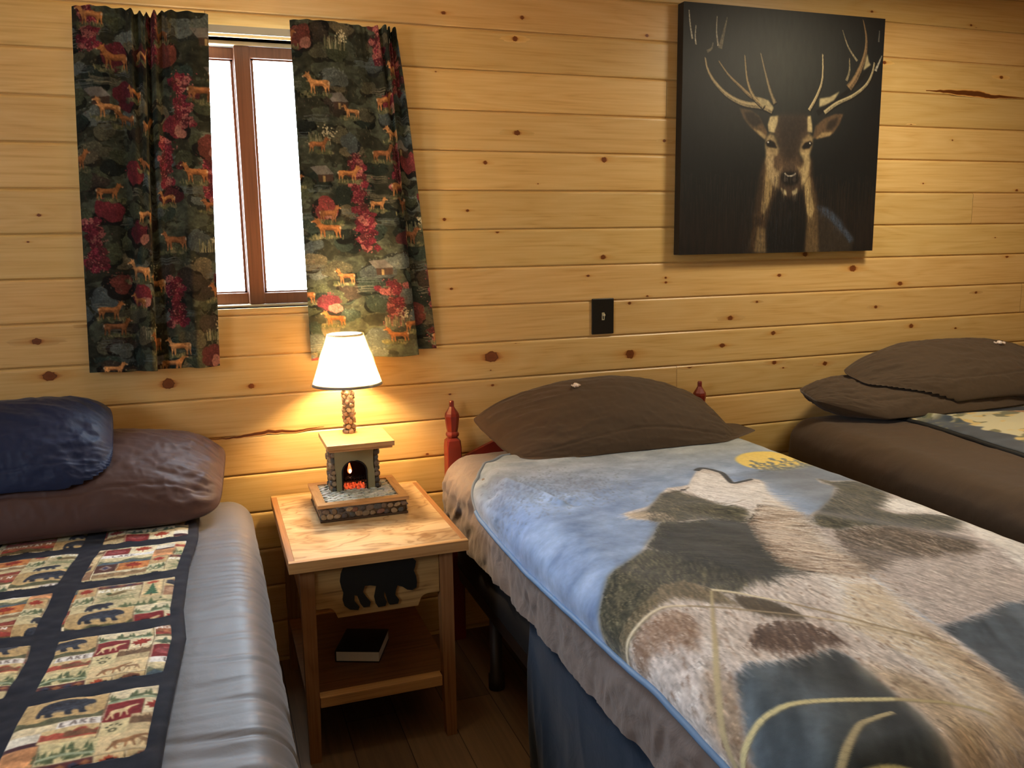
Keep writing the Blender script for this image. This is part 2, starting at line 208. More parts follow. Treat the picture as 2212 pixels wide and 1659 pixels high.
class MB:
    """collects shapes in world metres and links them as ONE mesh"""
    def __init__(s): s.v = []; s.f = []; s.a = []; s.mi = []
    def add(s, vs, fs, val=(0, 0, 0), mi=0):
        n = len(s.v); s.v += [tuple(v) for v in vs]; s.f += [tuple(i+n for i in f) for f in fs]
        s.a += ([val]*len(vs) if not isinstance(val, list) else val); s.mi += [mi]*len(fs)
    def box(s, x0, x1, y0, y1, z0, z1, val=(0, 0, 0), mi=0, bev=0.0):
        if bev > 0:
            pts = []; b = bev
            bm = bmesh.new(); bmesh.ops.create_cube(bm, size=1)
            for v in bm.verts:
                v.co = Vector((x0+(v.co.x+.5)*(x1-x0), y0+(v.co.y+.5)*(y1-y0), z0+(v.co.z+.5)*(z1-z0)))
            bmesh.ops.bevel(bm, geom=list(bm.edges), offset=b, segments=2, profile=0.5, affect='EDGES')
            bm.verts.index_update()
            s.add([v.co[:] for v in bm.verts], [[v.index for v in f.verts] for f in bm.faces], val, mi); bm.free(); return
        v = [(x, y, z) for x in (x0, x1) for y in (y0, y1) for z in (z0, z1)]
        s.add(v, [(0, 1, 3, 2), (4, 6, 7, 5), (0, 4, 5, 1), (2, 3, 7, 6), (0, 2, 6, 4), (1, 5, 7, 3)], val, mi)
    def tube(s, pts, r, seg=8, val=(0, 0, 0), mi=0, cap=True):
        pts = [Vector(p) for p in pts]; rr = r if isinstance(r, (list, tuple)) else [r]*len(pts)
        vs = []; up = Vector((0, 0, 1))
        for i, p in enumerate(pts):
            t = (pts[min(i+1, len(pts)-1)]-pts[max(i-1, 0)]).normalized()
            if abs(t.dot(up)) > 0.95: up = Vector((1, 0, 0))
            a = t.cross(up).normalized(); b = t.cross(a)
            for k in range(seg):
                an = 2*math.pi*k/seg; vs.append(p+rr[i]*(a*math.cos(an)+b*math.sin(an)))
        fs = [(i*seg+k, i*seg+(k+1) % seg, (i+1)*seg+(k+1) % seg, (i+1)*seg+k) for i in range(len(pts)-1) for k in range(seg)]
        if cap: fs += [tuple(range(seg))[::-1], tuple((len(pts)-1)*seg+k for k in range(seg))]
        s.add(vs, fs, val, mi)
    def lathe(s, prof, c, seg=24, val=(0, 0, 0), mi=0, sq=1.0):
        """prof: (radius, z); c: centre x, y"""
        vs = []
        for r, z in prof:
            for k in range(seg):
                an = 2*math.pi*k/seg; vs.append((c[0]+r*math.cos(an), c[1]+r*math.sin(an), z))
        fs = [(i*seg+k, i*seg+(k+1) % seg, (i+1)*seg+(k+1) % seg, (i+1)*seg+k) for i in range(len(prof)-1) for k in range(seg)]
        fs += [tuple(range(seg))[::-1], tuple((len(prof)-1)*seg+k for k in range(seg))]
        s.add(vs, fs, val, mi)
    def prism(s, poly, y0, y1, val=(0, 0, 0), mi=0):
        """poly in x, z; extruded between y0 and y1"""
        n = len(poly)
        vs = [(x, y0, z) for x, z in poly]+[(x, y1, z) for x, z in poly]
        fs = [tuple(range(n)), tuple(range(2*n-1, n-1, -1))]+[(i, i+n, (i+1) % n+n, (i+1) % n) for i in range(n)]
        s.add(vs, fs, val, mi)
    def stone(s, c, n, t, rx, ry, h, val, seg=9, rg=random, mi=0, sq=0.55):
        """a flattened irregular pebble sitting on a surface: centre c, outward normal n, tangent t"""
        c, n, t = Vector(c), Vector(n).normalized(), Vector(t).normalized(); b = n.cross(t)
        ra = [1+rg.uniform(-.2, .2) for _ in range(seg)]
        vs = []
        for lv, (q, hh) in enumerate(((1.0, -0.15), (1.0, 0.45), (0.90, 0.86), (0.6, 1.0))):
            for k in range(seg):
                an = 2*math.pi*k/seg
                vs.append(c+t*(rx*q*ra[k]*math.cos(an))+b*(ry*q*ra[k]*math.sin(an))+n*(h*hh))
        vs.append(c+n*h*1.03)
        fs = [(i*seg+k, i*seg+(k+1) % seg, (i+1)*seg+(k+1) % seg, (i+1)*seg+k) for i in range(3) for k in range(seg)]
        fs += [(3*seg+k, 3*seg+(k+1) % seg, 4*seg) for k in range(seg)]
        s.add(vs, fs, val, mi)
    def build(s, name, mats, parent=None, smooth=False, attr=None, fix=True, org=None):
        me = bpy.data.meshes.new(name)
        vv = s.v
        if org is not None: vv = [(a-org[0], b-org[1], c-org[2]) for a, b, c in s.v]
        me.from_pydata(vv, [], s.f)
        if attr:
            at = me.attributes.new(attr, 'FLOAT_COLOR' if attr != 'knot' else 'FLOAT', 'POINT')
            if attr == 'knot': at.data.foreach_set('value', [v[0] for v in s.a])
            else: at.data.foreach_set('color', [c for v in s.a for c in (v[0], v[1], v[2], 1.0)])
        if fix:
            bm = bmesh.new(); bm.from_mesh(me); bmesh.ops.recalc_face_normals(bm, faces=bm.faces); bm.to_mesh(me); bm.free()
        if any(s.mi): me.polygons.foreach_set('material_index', s.mi)
        o = link(name, me, mats, parent)
        if smooth: shade(me)
        if org is not None and parent is None: o.location = org
        return o

def auto_smooth(o, ang=35):
    me = o.data; shade(me)
    bm = bmesh.new(); bm.from_mesh(me)
    for e in bm.edges:
        if len(e.link_faces) == 2 and e.calc_face_angle(0) > math.radians(ang): e.smooth = False
    bm.to_mesh(me); bm.free()

def grid_mesh(P, wrap_u=False):
    """P: array (nv, nu, 3) -> mesh data"""
    nv, nu = P.shape[:2]
    idx = np.arange(nv*nu).reshape(nv, nu)
    if wrap_u: a = idx; b = np.roll(idx, -1, axis=1)
    else: a = idx[:, :-1]; b = idx[:, 1:]
    q = np.stack([a[:-1], b[:-1], b[1:], a[1:]], -1).reshape(-1, 4)
    me = bpy.data.meshes.new('grid')
    me.vertices.add(nv*nu); me.vertices.foreach_set('co', P.reshape(-1).astype(np.float32))
    me.loops.add(q.size); me.loops.foreach_set('vertex_index', q.reshape(-1).astype(np.int32))
    me.polygons.add(len(q)); me.polygons.foreach_set('loop_start', np.arange(0, q.size, 4, dtype=np.int32))
    try: me.polygons.foreach_set('loop_total', np.full(len(q), 4, dtype=np.int32))
    except Exception: pass
    me.update(calc_edges=True); me.validate()
    me.polygons.foreach_set('use_smooth', np.ones(len(q), dtype=bool)); me.update()
    return me
def set_print(me, C):
    """C: (n,3) sRGB 0..1 -> linear colour attribute 'print'"""
    at = me.attributes.new('print', 'FLOAT_COLOR', 'POINT')
    c = np.concatenate([s2l(np.clip(C, 0, 1)), np.ones((len(C), 1))], 1)
    at.data.foreach_set('color', c.reshape(-1).astype(np.float32))

# ------------------------------------------------------------------ smooth random fields on arrays
def vnoise(X, Y, seed=0, octaves=4, gain=0.5):
    """value noise in [0,1]"""
    out = np.zeros_like(X, dtype=float); amp = 1.0; tot = 0
    for o in range(octaves):
        r = np.random.default_rng(seed*97+o)
        T = r.random((64, 64))
        x = X*2**o; y = Y*2**o
        xi = np.floor(x).astype(int); yi = np.floor(y).astype(int)
        fx = x-xi; fy = y-yi; fx = fx*fx*(3-2*fx); fy = fy*fy*(3-2*fy)
        xi &= 63; yi &= 63; x1 = (xi+1) & 63; y1 = (yi+1) & 63
        v = (T[yi, xi]*(1-fx)+T[yi, x1]*fx)*(1-fy)+(T[y1, xi]*(1-fx)+T[y1, x1]*fx)*fy
        out += amp*v; tot += amp; amp *= gain
    return out/tot

class Canvas:
    """a small painting board in metres; origin top left, v downwards"""
    def __init__(s, W, H, px, col):
        s.px = px; s.w = int(round(W/px))+1; s.h = int(round(H/px))+1
        s.img = np.empty((s.h, s.w, 3)); s.img[:] = np.array(col)/255.0
        s.U, s.V = np.meshgrid(np.arange(s.w)*px, np.arange(s.h)*px)
    def mask(s, poly):
        P = np.array(poly, float)/s.px
        x0, y0 = np.floor(P.min(0)).astype(int)-2; x1, y1 = np.ceil(P.max(0)).astype(int)+3
        x0 = max(0, x0); y0 = max(0, y0); x1 = min(s.w, x1); y1 = min(s.h, y1)
        if x1 <= x0 or y1 <= y0: return None
        SS = 2
        gx, gy = np.meshgrid((np.arange((x1-x0)*SS)+.5)/SS+x0-.5, (np.arange((y1-y0)*SS)+.5)/SS+y0-.5)
        ins = np.zeros(gx.shape, bool)
        for i in range(len(P)):
            xa, ya = P[i-1]; xb, yb = P[i]
            if ya == yb: continue
            c = ((ya > gy) != (yb > gy)) & (gx < (xb-xa)*(gy-ya)/(yb-ya)+xa)
            ins ^= c
        m = ins.reshape(y1-y0, SS, x1-x0, SS).mean((1, 3))
        return m, (slice(y0, y1), slice(x0, x1))
    def blend(s, m, sl, col, tex=0.0, seed=0, freq=80, op=1.0):
        c = np.array(col)/255.0
        if tex:
            n = vnoise(s.U[sl]*freq, s.V[sl]*freq, seed, 3)[..., None]
            c = c*(1+tex*(n*2-1))
        m = (m*op)[..., None]
        s.img[sl] = s.img[sl]*(1-m)+c*m
    def poly(s, poly, col, tex=0.0, seed=0, freq=80, op=1.0, soft=0):
        r = s.mask(poly)
        if r is None: return
        m, sl = r
        if soft:
            M = np.zeros((s.h, s.w)); M[sl] = m
            k = max(1, int(soft/s.px))
            for _ in range(2):
                for ax in (0, 1):
                    c = np.cumsum(np.concatenate([np.repeat(M.take([0], ax), k+1, ax), M, np.repeat(M.take([-1], ax), k, ax)], ax), ax)
                    n = M.shape[ax]
                    M = (c.take(range(2*k+1, 2*k+1+n), ax)-c.take(range(0, n), ax))/(2*k+1)
            m = M; sl = (slice(0, s.h), slice(0, s.w))
        s.blend(m, sl, col, tex, seed, freq, op)
    def ell(s, cx, cy, rx, ry, col, rot=0, rag=0.0, n=18, **kw):
        pts = []
        for i in range(n):
            a = 2*math.pi*i/n; r = 1+random.uniform(-rag, rag)
            x, y = rx*r*math.cos(a), ry*r*math.sin(a)
            pts.append((cx+x*math.cos(rot)-y*math.sin(rot), cy+x*math.sin(rot)+y*math.cos(rot)))
        s.poly(pts, col, **kw)
    def line(s, pts, w0, col, w1=None, **kw):
        P = [Vector((p[0], p[1])) for p in pts]; w1 = w0 if w1 is None else w1
        L, Rr = [], []
        # resample with catmull-rom
        Q = []
        for i in range(len(P)-1):
            a, b, c, d = P[max(i-1, 0)], P[i], P[i+1], P[min(i+2, len(P)-1)]
            for k in range(5):
                t = k/5
                Q.append(0.5*((2*b)+(c-a)*t+(2*a-5*b+4*c-d)*t*t+(3*b-a-3*c+d)*t**3))
        Q.append(P[-1])
        for i, p in enumerate(Q):
            t = (Q[min(i+1, len(Q)-1)]-Q[max(i-1, 0)])
            if t.length < 1e-9: continue
            t.normalize(); n = Vector((-t.y, t.x)); w = (w0+(w1-w0)*i/(len(Q)-1))/2
            L.append(p+n*w); Rr.append(p-n*w)
        for i in range(len(L)-1):
            s.poly([L[i], L[i+1], Rr[i+1], Rr[i]], col, **kw)
    def strokes(s, X, Y, ang, length, C, w=1, op=0.8):
        """many short strokes at once; X, Y metres, C (n,3) 0..1"""
        n = int(max(length)/s.px)+1
        for k in range(n):
            t = k*s.px
            ok = t <= length
            fade = op*(1-0.7*t/np.maximum(length, 1e-6))
            x = (X+np.cos(ang)*t)/s.px; y = (Y+np.sin(ang)*t)/s.px
            for dw in range(w):
                xi = np.round(x-np.sin(ang)*dw).astype(int); yi = np.round(y+np.cos(ang)*dw).astype(int)
                g = ok & (xi >= 0) & (xi < s.w) & (yi >= 0) & (yi < s.h)
                f = fade[g][:, None]
                s.img[yi[g], xi[g]] = s.img[yi[g], xi[g]]*(1-f)+C[g]*f
    def at(s, U, V):
        """bilinear lookup, wraps off the edges by clamping"""
        x = np.clip(U/s.px, 0, s.w-1.001); y = np.clip(V/s.px, 0, s.h-1.001)
        xi = x.astype(int); yi = y.astype(int); fx = (x-xi)[..., None]; fy = (y-yi)[..., None]
        I = s.img
        return (I[yi, xi]*(1-fx)+I[yi, xi+1]*fx)*(1-fy)+(I[yi+1, xi]*(1-fx)+I[yi+1, xi+1]*fx)*fy

FONT = {'L': [[(0, 0), (0, 1), (.7, 1)]], 'A': [[(0, 1), (.4, 0), (.8, 1)], [(.15, .65), (.65, .65)]],
        'K': [[(0, 0), (0, 1)], [(.7, 0), (0, .55)], [(.2, .42), (.75, 1)]], 'E': [[(.7, 0), (0, 0), (0, 1), (.7, 1)], [(0, .5), (.6, .5)]],
        'N': [[(0, 1), (0, 0), (.75, 1), (.75, 0)]], 'T': [[(0, 0), (.8, 0)], [(.4, 0), (.4, 1)]],
        'U': [[(0, 0), (0, .75), (.2, 1), (.55, 1), (.75, .75), (.75, 0)]], 'R': [[(0, 1), (0, 0), (.6, 0), (.7, .25), (.6, .5), (0, .5)], [(.35, .5), (.75, 1)]],
        'M': [[(0, 1), (0, 0), (.45, .6), (.9, 0), (.9, 1)]], 'O': [[(.4, 0), (.75, .2), (.75, .8), (.4, 1), (.05, .8), (.05, .2), (.4, 0)]],
        'I': [[(.1, 0), (.1, 1)]]}
def text(cv, s, x, y, h, wd, col):
    adv = wd/len(s)
    for i, ch in enumerate(s):
        for st in FONT[ch]:
            for a, b in zip(st[:-1], st[1:]):
                cv.line([(x+i*adv+a[0]*adv*.78, y+a[1]*h), (x+i*adv+b[0]*adv*.78, y+b[1]*h)], h*.24, col)

# ================================================================== THE ROOM
BP = 0.13                      # one board's exposed width
G0 = 16.1*BP                   # height of the reference groove
H_CEIL = 2.352
X0, X1, Y0 = -1.9, 4.3, -4.4
WX0, WX1, WZ0, WZ1 = -0.23, 0.50, 1.205, 2.022      # window opening
pine = wood('pine_boards', rgb(222, 187, 122), rgb(214, 176, 108), rgb(200, 158, 90), 'x', rough=0.36, bid=True, knots=True, spec=0.5)
pine_y = wood('pine_boards_side', rgb(222, 187, 122), rgb(214, 176, 108), rgb(200, 158, 90), 'y', rough=0.4, bid=True)

def board_profile(z0, z1):
    """(z, depth) from the bottom edge of a board to its top; depth is into the wall"""
    return [(z0, .0075), (z0+.0022, .0065), (z0+.0032, .0022), (z0+.0055, .0004), (z0+.011, 0), (z1-.010, 0), (z1-.0055, .0008), (z1-.0018, .0032), (z1-.0006, .0065), (z1, .0075)]
def clip_prof(pr, a, b):
    out = []
    for i, (z, d) in enumerate(pr):
        if i:
            z_, d_ = pr[i-1]
            for c in (a, b):
                if z_ < c < z: out.append((c, d_+(d-d_)*(c-z_)/(z-z_)))
        if a <= z <= b: out.append((z, d))
    return out
def board_wall(mb, xa, xb, place, top, hole=None, joints=None, kn=None):
    k = 30
    while True:
        z0 = G0-k*BP; z1 = z0+BP
        k -= 1
        if z1 <= 0.0: continue
        if z0 >= top: break
        pr = clip_prof(board_profile(z0, z1), 0.0, top)
        js = sorted((joints or {}).get(k, []))
        xs = [xa]+js+[xb]
        for i in range(len(xs)-1):
            a, b = xs[i]+(.0006 if i else 0), xs[i+1]-(.0006 if i < len(xs)-2 else 0)
            val = (random.random(), random.random(), random.random())
            parts = [(a, b, pr)]
            if hole:
                hx0, hx1, hz0, hz1 = hole
                if z1 > hz0 and z0 < hz1 and a < hx1 and b > hx0:
                    parts = [(a, hx0, pr), (hx1, b, pr)]
                    parts = [(a, min(b, hx0), pr), (max(a, hx1), b, pr)]
                    h0, h1 = max(a, hx0), min(b, hx1)
                    if z0 < hz0: parts.append((h0, h1, clip_prof(pr, 0, hz0)))
                    if z1 > hz1: parts.append((h0, h1, clip_prof(pr, hz1, 9)))
            for (p, q, pf) in parts:
                if q-p < 1e-4 or len(pf) < 2: continue
                vs = [place(p, z, d) for z, d in pf]+[place(q, z, d) for z, d in pf]
                n = len(pf)
                mb.add(vs, [(i2, i2+n, i2+n+1, i2+1) for i2 in range(n-1)], val)
mb = MB()
J = {1: [1.605], 2: [-1.0], 4: [3.08], 7: [-.9, 3.4], 9: [1.669], 5: [3.6], 12: [-.7], 0: [.05]}
# index used below: board k lies between groove k+1 (bottom) and groove k (top)
board_wall(mb, X0, X1, lambda x, z, d: (x, d, z), H_CEIL, (WX0, WX1, WZ0, WZ1), J)
wall = mb.build('wall_back', pine, None, False, None, fix=False)
me = wall.data
at = me.attributes.new('bid', 'FLOAT_COLOR', 'POINT'); at.data.foreach_set('color', [c for v in mb.a for c in (*v, 1.0)])
me.attributes.new('knot', 'FLOAT', 'POINT')
tag(wall, None, kind='structure')
# the knots: thin irregular inlays, ring by ring, part of the wall's surface
def knot_disc(mb, ids, x, z, r, rg):
    k = math.floor((G0-z)/BP); z_lo = G0-(k+1)*BP+.008; z_hi = G0-k*BP-.007
    rings = [(0, 1.0), (.35, .9), (.62, .78), (.80, .66), (.93, .55), (1.06, .42), (1.5, .2), (2.7, 0.0)]
    seg = 22; jit = [1+rg.uniform(-.13, .13) for _ in range(seg)]; vs = []; kn = []
    ax = rg.uniform(1.0, 1.45)
    for q, kv in rings:
        for s_ in range(seg):
            a = 2*math.pi*s_/seg; st = 1.0 if q < 1.2 else 1.0+.9*(q-1.2)
            xx = x+r*q*jit[s_]*ax*st*math.cos(a); zz = z+r*q*jit[s_]*(.5 if q > 1.2 else 1)*math.sin(a)*(1 if q <= 1.2 else 1.1)
            zz = min(max(zz, z_lo), z_hi)
            vs.append((xx, -.0004-.0002*(1-q/2.7), zz)); kn.append(kv)
    n = len(rings)
    fs = [(i*seg+s_, i*seg+(s_+1) % seg, (i+1)*seg+(s_+1) % seg, (i+1)*seg+s_) for i in range(1, n-1) for s_ in range(seg)]
    fs += [(s_ + seg, (s_+1) % seg+seg, 0) for s_ in range(seg)]
    mb.add(vs, fs, [(v, 0, 0) for v in kn])
kb = MB(); rg = random.Random(5); kb2 = []
for x, z, r in DATA['knots']:
    knot_disc(kb, None, x/1000, z/1000, r/1000, rg)
for _ in range(46):      # small ones elsewhere, between the traced ones
    knot_disc(kb, None, rg.uniform(-1.8, 4.2), rg.uniform(.05, 2.3), rg.choice([.002, .0025, .003, .004, .006]), rg)
def crack(kb, pts, hw, kv):
    n = len(pts); vs = []; kn = []
    for i, (x, z) in enumerate(pts):
        t = math.sin(math.pi*(i+.15)/(n-.7)) if n > 1 else 1
        for q, kk in ((-1.8, 0), (-1, kv), (1, kv), (1.8, 0)):
            vs.append((x, -.0006, z+q*hw*max(t, .15))); kn.append((kk, 0, 0))
    kb.add(vs, [(4*i+j, 4*i+4+j, 4*i+5+j, 4*i+1+j) for i in range(n-1) for j in range(3)], kn)
def dens(pts, m=8, amp=.0015):
    o = []
    for i in range(len(pts)-1):
        for k in range(m):
            t = k/m; o.append((pts[i][0]*(1-t)+pts[i+1][0]*t, pts[i][1]*(1-t)+pts[i+1][1]*t+rg.uniform(-amp, amp)))
    return o+[pts[-1]]
crack(kb, dens(mm('crack1')), .0042, .55); crack(kb, dens(mm('crack2')), .0085, .56)
kn_o = kb.build('knot_inlays', pine, None, False, 'knot', fix=False)
# merge the inlays into the wall's one mesh
bm = bmesh.new(); bm.from_mesh(wall.data); bm.from_mesh(kn_o.data)
bpy.data.objects.remove(kn_o)
kvl = [v[0] for v in kb.a]; nb = len(mb.v)
bm.to_mesh(wall.data); bm.free()
me = wall.data
me.attributes['knot'].data.foreach_set('value', [0.0]*nb+kvl)
# an inlay takes the board tone under it
bids = {}
for v, a in zip(mb.v, mb.a): bids.setdefault(math.floor((G0-v[2])/BP-1e-6), []).append((v[0], a))
cols = [c for v in mb.a for c in (*v, 1.0)]
def tone(x, z):
    k = math.floor((G0-z)/BP)
    js = sorted(J.get(k, [])); lo = X0; hi = X1
    for j in js:
        if x < j: hi = j; break
        lo = j
    for bx, a in tone_tab.get(k, []):
        if lo-1e-3 <= bx <= hi+1e-3: return a
    return (.5, .5, .5)
tone_tab = {}
for v, a in zip(mb.v, mb.a):
    k1 = (G0-v[2])/BP
    kk = math.floor(k1)
    if abs(k1-round(k1)) > .02: tone_tab.setdefault(kk, []).append((v[0]+(1e-4 if True else 0), a))
for v in kb.v: cols += [*tone(v[0], v[2]), 1.0]
me.attributes['bid'].data.foreach_set('color', cols)
me.update()
# a dark backing layer behind the boards, outside the window
bk = MB()
for a in ((X0, WX0, 0, H_CEIL), (WX1, X1, 0, H_CEIL), (WX0, WX1, 0, WZ0), (WX0, WX1, WZ1, H_CEIL)):
    bk.box(a[0], a[1], .008, .13, a[2], a[3])
tag(bk.build('wall_outer', plain('sheathing', rgb(70, 52, 34), .9)), None, kind='structure')

for nm, pl, a, b in (('wall_left', lambda y, z, d: (X0-d, y, z), Y0, .0), ('wall_right', lambda y, z, d: (X1+d, y, z), Y0, .0)):
    m_ = MB(); board_wall(m_, a, b, pl, H_CEIL)
    o = m_.build(nm, pine_y, None, False, 'bid', fix=False); tag(o, None, kind='structure')
m_ = MB(); board_wall(m_, X0, X1, lambda x, z, d: (x, Y0-d, z), H_CEIL)
tag(m_.build('wall_front', pine, None, False, 'bid', fix=False), None, kind='structure')
m_ = MB(); m_.box(X0-.1, X1+.1, Y0-.1, .13, H_CEIL, H_CEIL+.08)
ceil_m = wood('pine_ceiling', rgb(238, 200, 145), rgb(230, 188, 128), rgb(215, 168, 108), 'x', rough=0.5)
tag(m_.build('ceiling', ceil_m), None, kind='structure')

# floor: grey-brown vinyl planks running away from the back wall
fm, nt, b = new_mat('floor_planks')
v = coords(nt)
br = nt.nodes.new('ShaderNodeTexBrick')
mpf = nt.nodes.new('ShaderNodeMapping'); mpf.inputs['Rotation'].default_value = (0, 0, math.radians(90)); nt.links.new(v, mpf.inputs[0])
nt.links.new(mpf.outputs[0], br.inputs['Vector'])
br.inputs['Scale'].default_value = 1.0; br.inputs['Brick Width'].default_value = 0.92; br.inputs['Row Height'].default_value = 0.15
br.inputs['Mortar Size'].default_value = 0.0014; br.inputs['Mortar Smooth'].default_value = 0.2
br.inputs['Color1'].default_value = rgb(126, 100, 74); br.inputs['Color2'].default_value = rgb(104, 84, 64); br.inputs['Mortar'].default_value = rgb(48, 38, 28)
gr = tex_noise(nt, coords(nt, (60, 2.2, 1)), 1.0, 5, .6, .8)
k = ramp(nt, gr, [(.25, (.72, .72, .72)), (.75, (1.2, 1.2, 1.2))])
nt.links.new(mixc(nt, 1.0, br.outputs['Color'], k, 'MULTIPLY'), b.inputs['Base Color'])
b.inputs['Roughness'].default_value = .45
bump(nt, b, gr, .15, .001)
m_ = MB(); m_.box(X0-.1, X1+.1, Y0-.1, .13, -.1, 0)
tag(m_.build('floor', fm), None, kind='structure')

# ================================================================== WINDOW
sash_m = wood('sash_brown', rgb(122, 78, 52), rgb(112, 70, 46), rgb(94, 58, 38), 'z', rough=.45, contrast=.5)
jamb_m = wood('jamb_pine', rgb(232, 196, 140), rgb(224, 182, 124), rgb(205, 160, 100), 'x', rough=.5)
win = empty('window_1', loc=(0.135, 0.05, 1.2), kind='structure')
f = MB()
f.box(WX0, WX1, .001, .13, WZ0-.012, WZ0); f.box(WX0, WX1, .001, .13, WZ1, WZ1+.012)
f.box(WX0-.012, WX0, .001, .13, WZ0, WZ1); f.box(WX1, WX1+.012, .001, .13, WZ0, WZ1)
def kid(o, par):
    """parent keeping the world place"""
    o.parent = par; o.matrix_parent_inverse = Matrix.Translation(par.location).inverted(); return o
kid(f.build('window_frame', jamb_m), win)
tr = MB()
tr.box(WX0, WX1, .05, .115, WZ1-.012, WZ1, bev=.002); tr.box(WX0, WX1, .05, .115, WZ0, WZ0+.008, bev=.002)
kid(tr.build('window_track', plain('track_tan', rgb(205, 180, 135), .5)), win)
def sash(x0, x1, y, zt, name):
    s_ = MB(); w_ = .048; d = .028; zb = WZ0+.009
    s_.box(x0, x0+w_, y, y+d, zb, zt, bev=.003); s_.box(x1-w_, x1, y, y+d, zb, zt, bev=.003)
    s_.box(x0+w_-.002, x1-w_+.002, y+.001, y+d-.001, zb, zb+w_*.75, bev=.003); s_.box(x0+w_-.002, x1-w_+.002, y+.001, y+d-.001, zt-w_*.72, zt, bev=.003)
    # inner glazing bead, a step lower
    e = .008
    s_.box(x0+w_-.001, x0+w_+e, y+.010, y+d-.004, zb+.02, zt-.02); s_.box(x1-w_-e, x1-w_+.001, y+.010, y+d-.004, zb+.02, zt-.02)
    s_.box(x0+w_, x1-w_, y+.010, y+d-.004, zb+w_*.72, zb+w_*.75+e*.6); s_.box(x0+w_, x1-w_, y+.010, y+d-.004, zt-w_*.72-e*.6, zt-w_*.7)
    o = kid(s_.build('sash', sash_m), win)
    g = MB(); g.box(x0+w_-.004, x1-w_+.004, y+.013, y+.016, zb+w_*.6, zt-w_*.6)
    go = g.build('pane', glass_m, o); go.matrix_parent_inverse = Matrix.Translation(win.location).inverted() @ Matrix.Identity(4)
    return o
glass_m, nt, b = new_mat('window_glass')
nt.nodes.remove(b)
tr_ = nt.nodes.new('ShaderNodeBsdfTransparent'); gl = nt.nodes.new('ShaderNodeBsdfGlossy'); gl.inputs['Roughness'].default_value = 0.02
fr = nt.nodes.new('ShaderNodeFresnel'); fr.inputs[0].default_value = 1.45
tn = tex_noise(nt, coords(nt), 3, 2); trc = ramp(nt, tn, [(0, (.95, .97, .96)), (1, (.98, .99, .98))]); nt.links.new(trc, tr_.inputs[0])
mx = nt.nodes.new('ShaderNodeMixShader'); nt.links.new(fr.outputs[0], mx.inputs[0]); nt.links.new(tr_.outputs[0], mx.inputs[1]); nt.links.new(gl.outputs[0], mx.inputs[2])
nt.links.new(mx.outputs[0], nt.nodes['Material Output'].inputs[0])
s_r = sash(0.127, 0.497, .052, WZ1-.0135, 'right')
s_l = sash(-0.227, 0.172, .084, WZ1-.0135, 'left')
for o in (s_r, s_l):
    for c in o.children: c.matrix_parent_inverse = o.matrix_parent_inverse
lm = plain('latch_grey', rgb(92, 104, 104), .5, vscale=60)
for z in (1.815, 1.385):
    l = MB()
    l.box(.108, .126, .052, .060, z-.028, z+.022, bev=.002)
    l.box(.100, .112, .048, .058, z-.016, z+.008, bev=.002)
    l.tube([(.106, .050, z-.006), (.096, .046, z-.008), (.090, .044, z+.004), (.091, .044, z+.018), (.098, .044, z+.028)], [.004, .004, .0045, .005, .0055], 6)
    lo = l.build('latch', lm, s_r, True); lo.matrix_parent_inverse = s_r.matrix_parent_inverse

# curtain rod
m_ = MB()
ro = [(-.290, -.004), (-.290, -.038), (-.284, -.045), (.594, -.045), (.600, -.038), (.600, -.004)]
ri = [(-.286, -.004), (-.286, -.036), (-.282, -.040), (.592, -.040), (.596, -.036), (.596, -.004)]
vs = [(x, y, z) for z in (2.022, 2.044) for x, y in ro]+[(x, y, z) for z in (2.022, 2.044) for x, y in ri]
fs = []
for i in range(5): fs += [(i, i+1, i+7, i+6), (12+i, 18+i, 19+i, 13+i), (i, 12+i, 13+i, i+1), (6+i, 7+i, 19+i, 18+i)]
fs += [(0, 6, 18, 12), (5, 17, 23, 11)]
m_.add(vs, fs)
rod = m_.build('curtain_rod', plain('rod_grey', rgb(182, 178, 160), .4, vscale=8), org=(.17, -.02, 2.03))
tag(rod, 'flat pale grey metal curtain rod running across the top of the window', 'curtain rod')

# ================================================================== THE PRINTED CURTAIN CLOTH
DEER = [(0, .45), (.04, .38), (.10, .36), (.32, .37), (.55, .36), (.66, .30), (.70, .18), (.73, .12), (.72, .02), (.77, .07), (.80, .08), (.86, .00), (.85, .09), (.88, .14), (.97, .19), (.98, .23), (.90, .24), (.84, .26), (.80, .36), (.76, .48), (.72, .58), (.70, .75), (.71, .97), (.67, .97), (.65, .78), (.62, .62), (.58, .97), (.54, .97), (.55, .62), (.38, .60), (.26, .62), (.20, .75), (.19, .97), (.15, .97), (.14, .76), (.10, .66), (.06, .97), (.02, .97), (.04, .72), (.02, .60)]
ELK = [(0, .98), (.06, .78), (.10, .62), (.12, .46), (.20, .40), (.35, .38), (.50, .40), (.58, .34), (.68, .28), (.78, .26), (.90, .22), (.98, .24), (.97, .30), (.86, .36), (.76, .42), (.70, .52), (.66, .60), (.68, .74), (.72, .94), (.67, .95), (.62, .72), (.58, .64), (.52, .66), (.50, .94), (.45, .94), (.44, .64), (.30, .62), (.24, .70), (.26, .88), (.30, .96), (.24, .97), (.18, .84), (.16, .74), (.06, .99)]
BEARP = [(0, .45), (.05, .25), (.15, .12), (.32, .06), (.50, .04), (.66, .08), (.74, .02), (.80, .06), (.90, .12), (.98, .26), (1.0, .42), (.94, .48), (.86, .48), (.80, .56), (.82, .74), (.88, .86), (.84, .92), (.74, .90), (.70, .70), (.62, .62), (.58, .74), (.62, .90), (.56, .94), (.48, .90), (.46, .66), (.34, .60), (.28, .62), (.24, .78), (.30, .92), (.24, .96), (.14, .92), (.12, .74), (.06, .72), (.06, .90), (0, .92), (-.03, .78)]
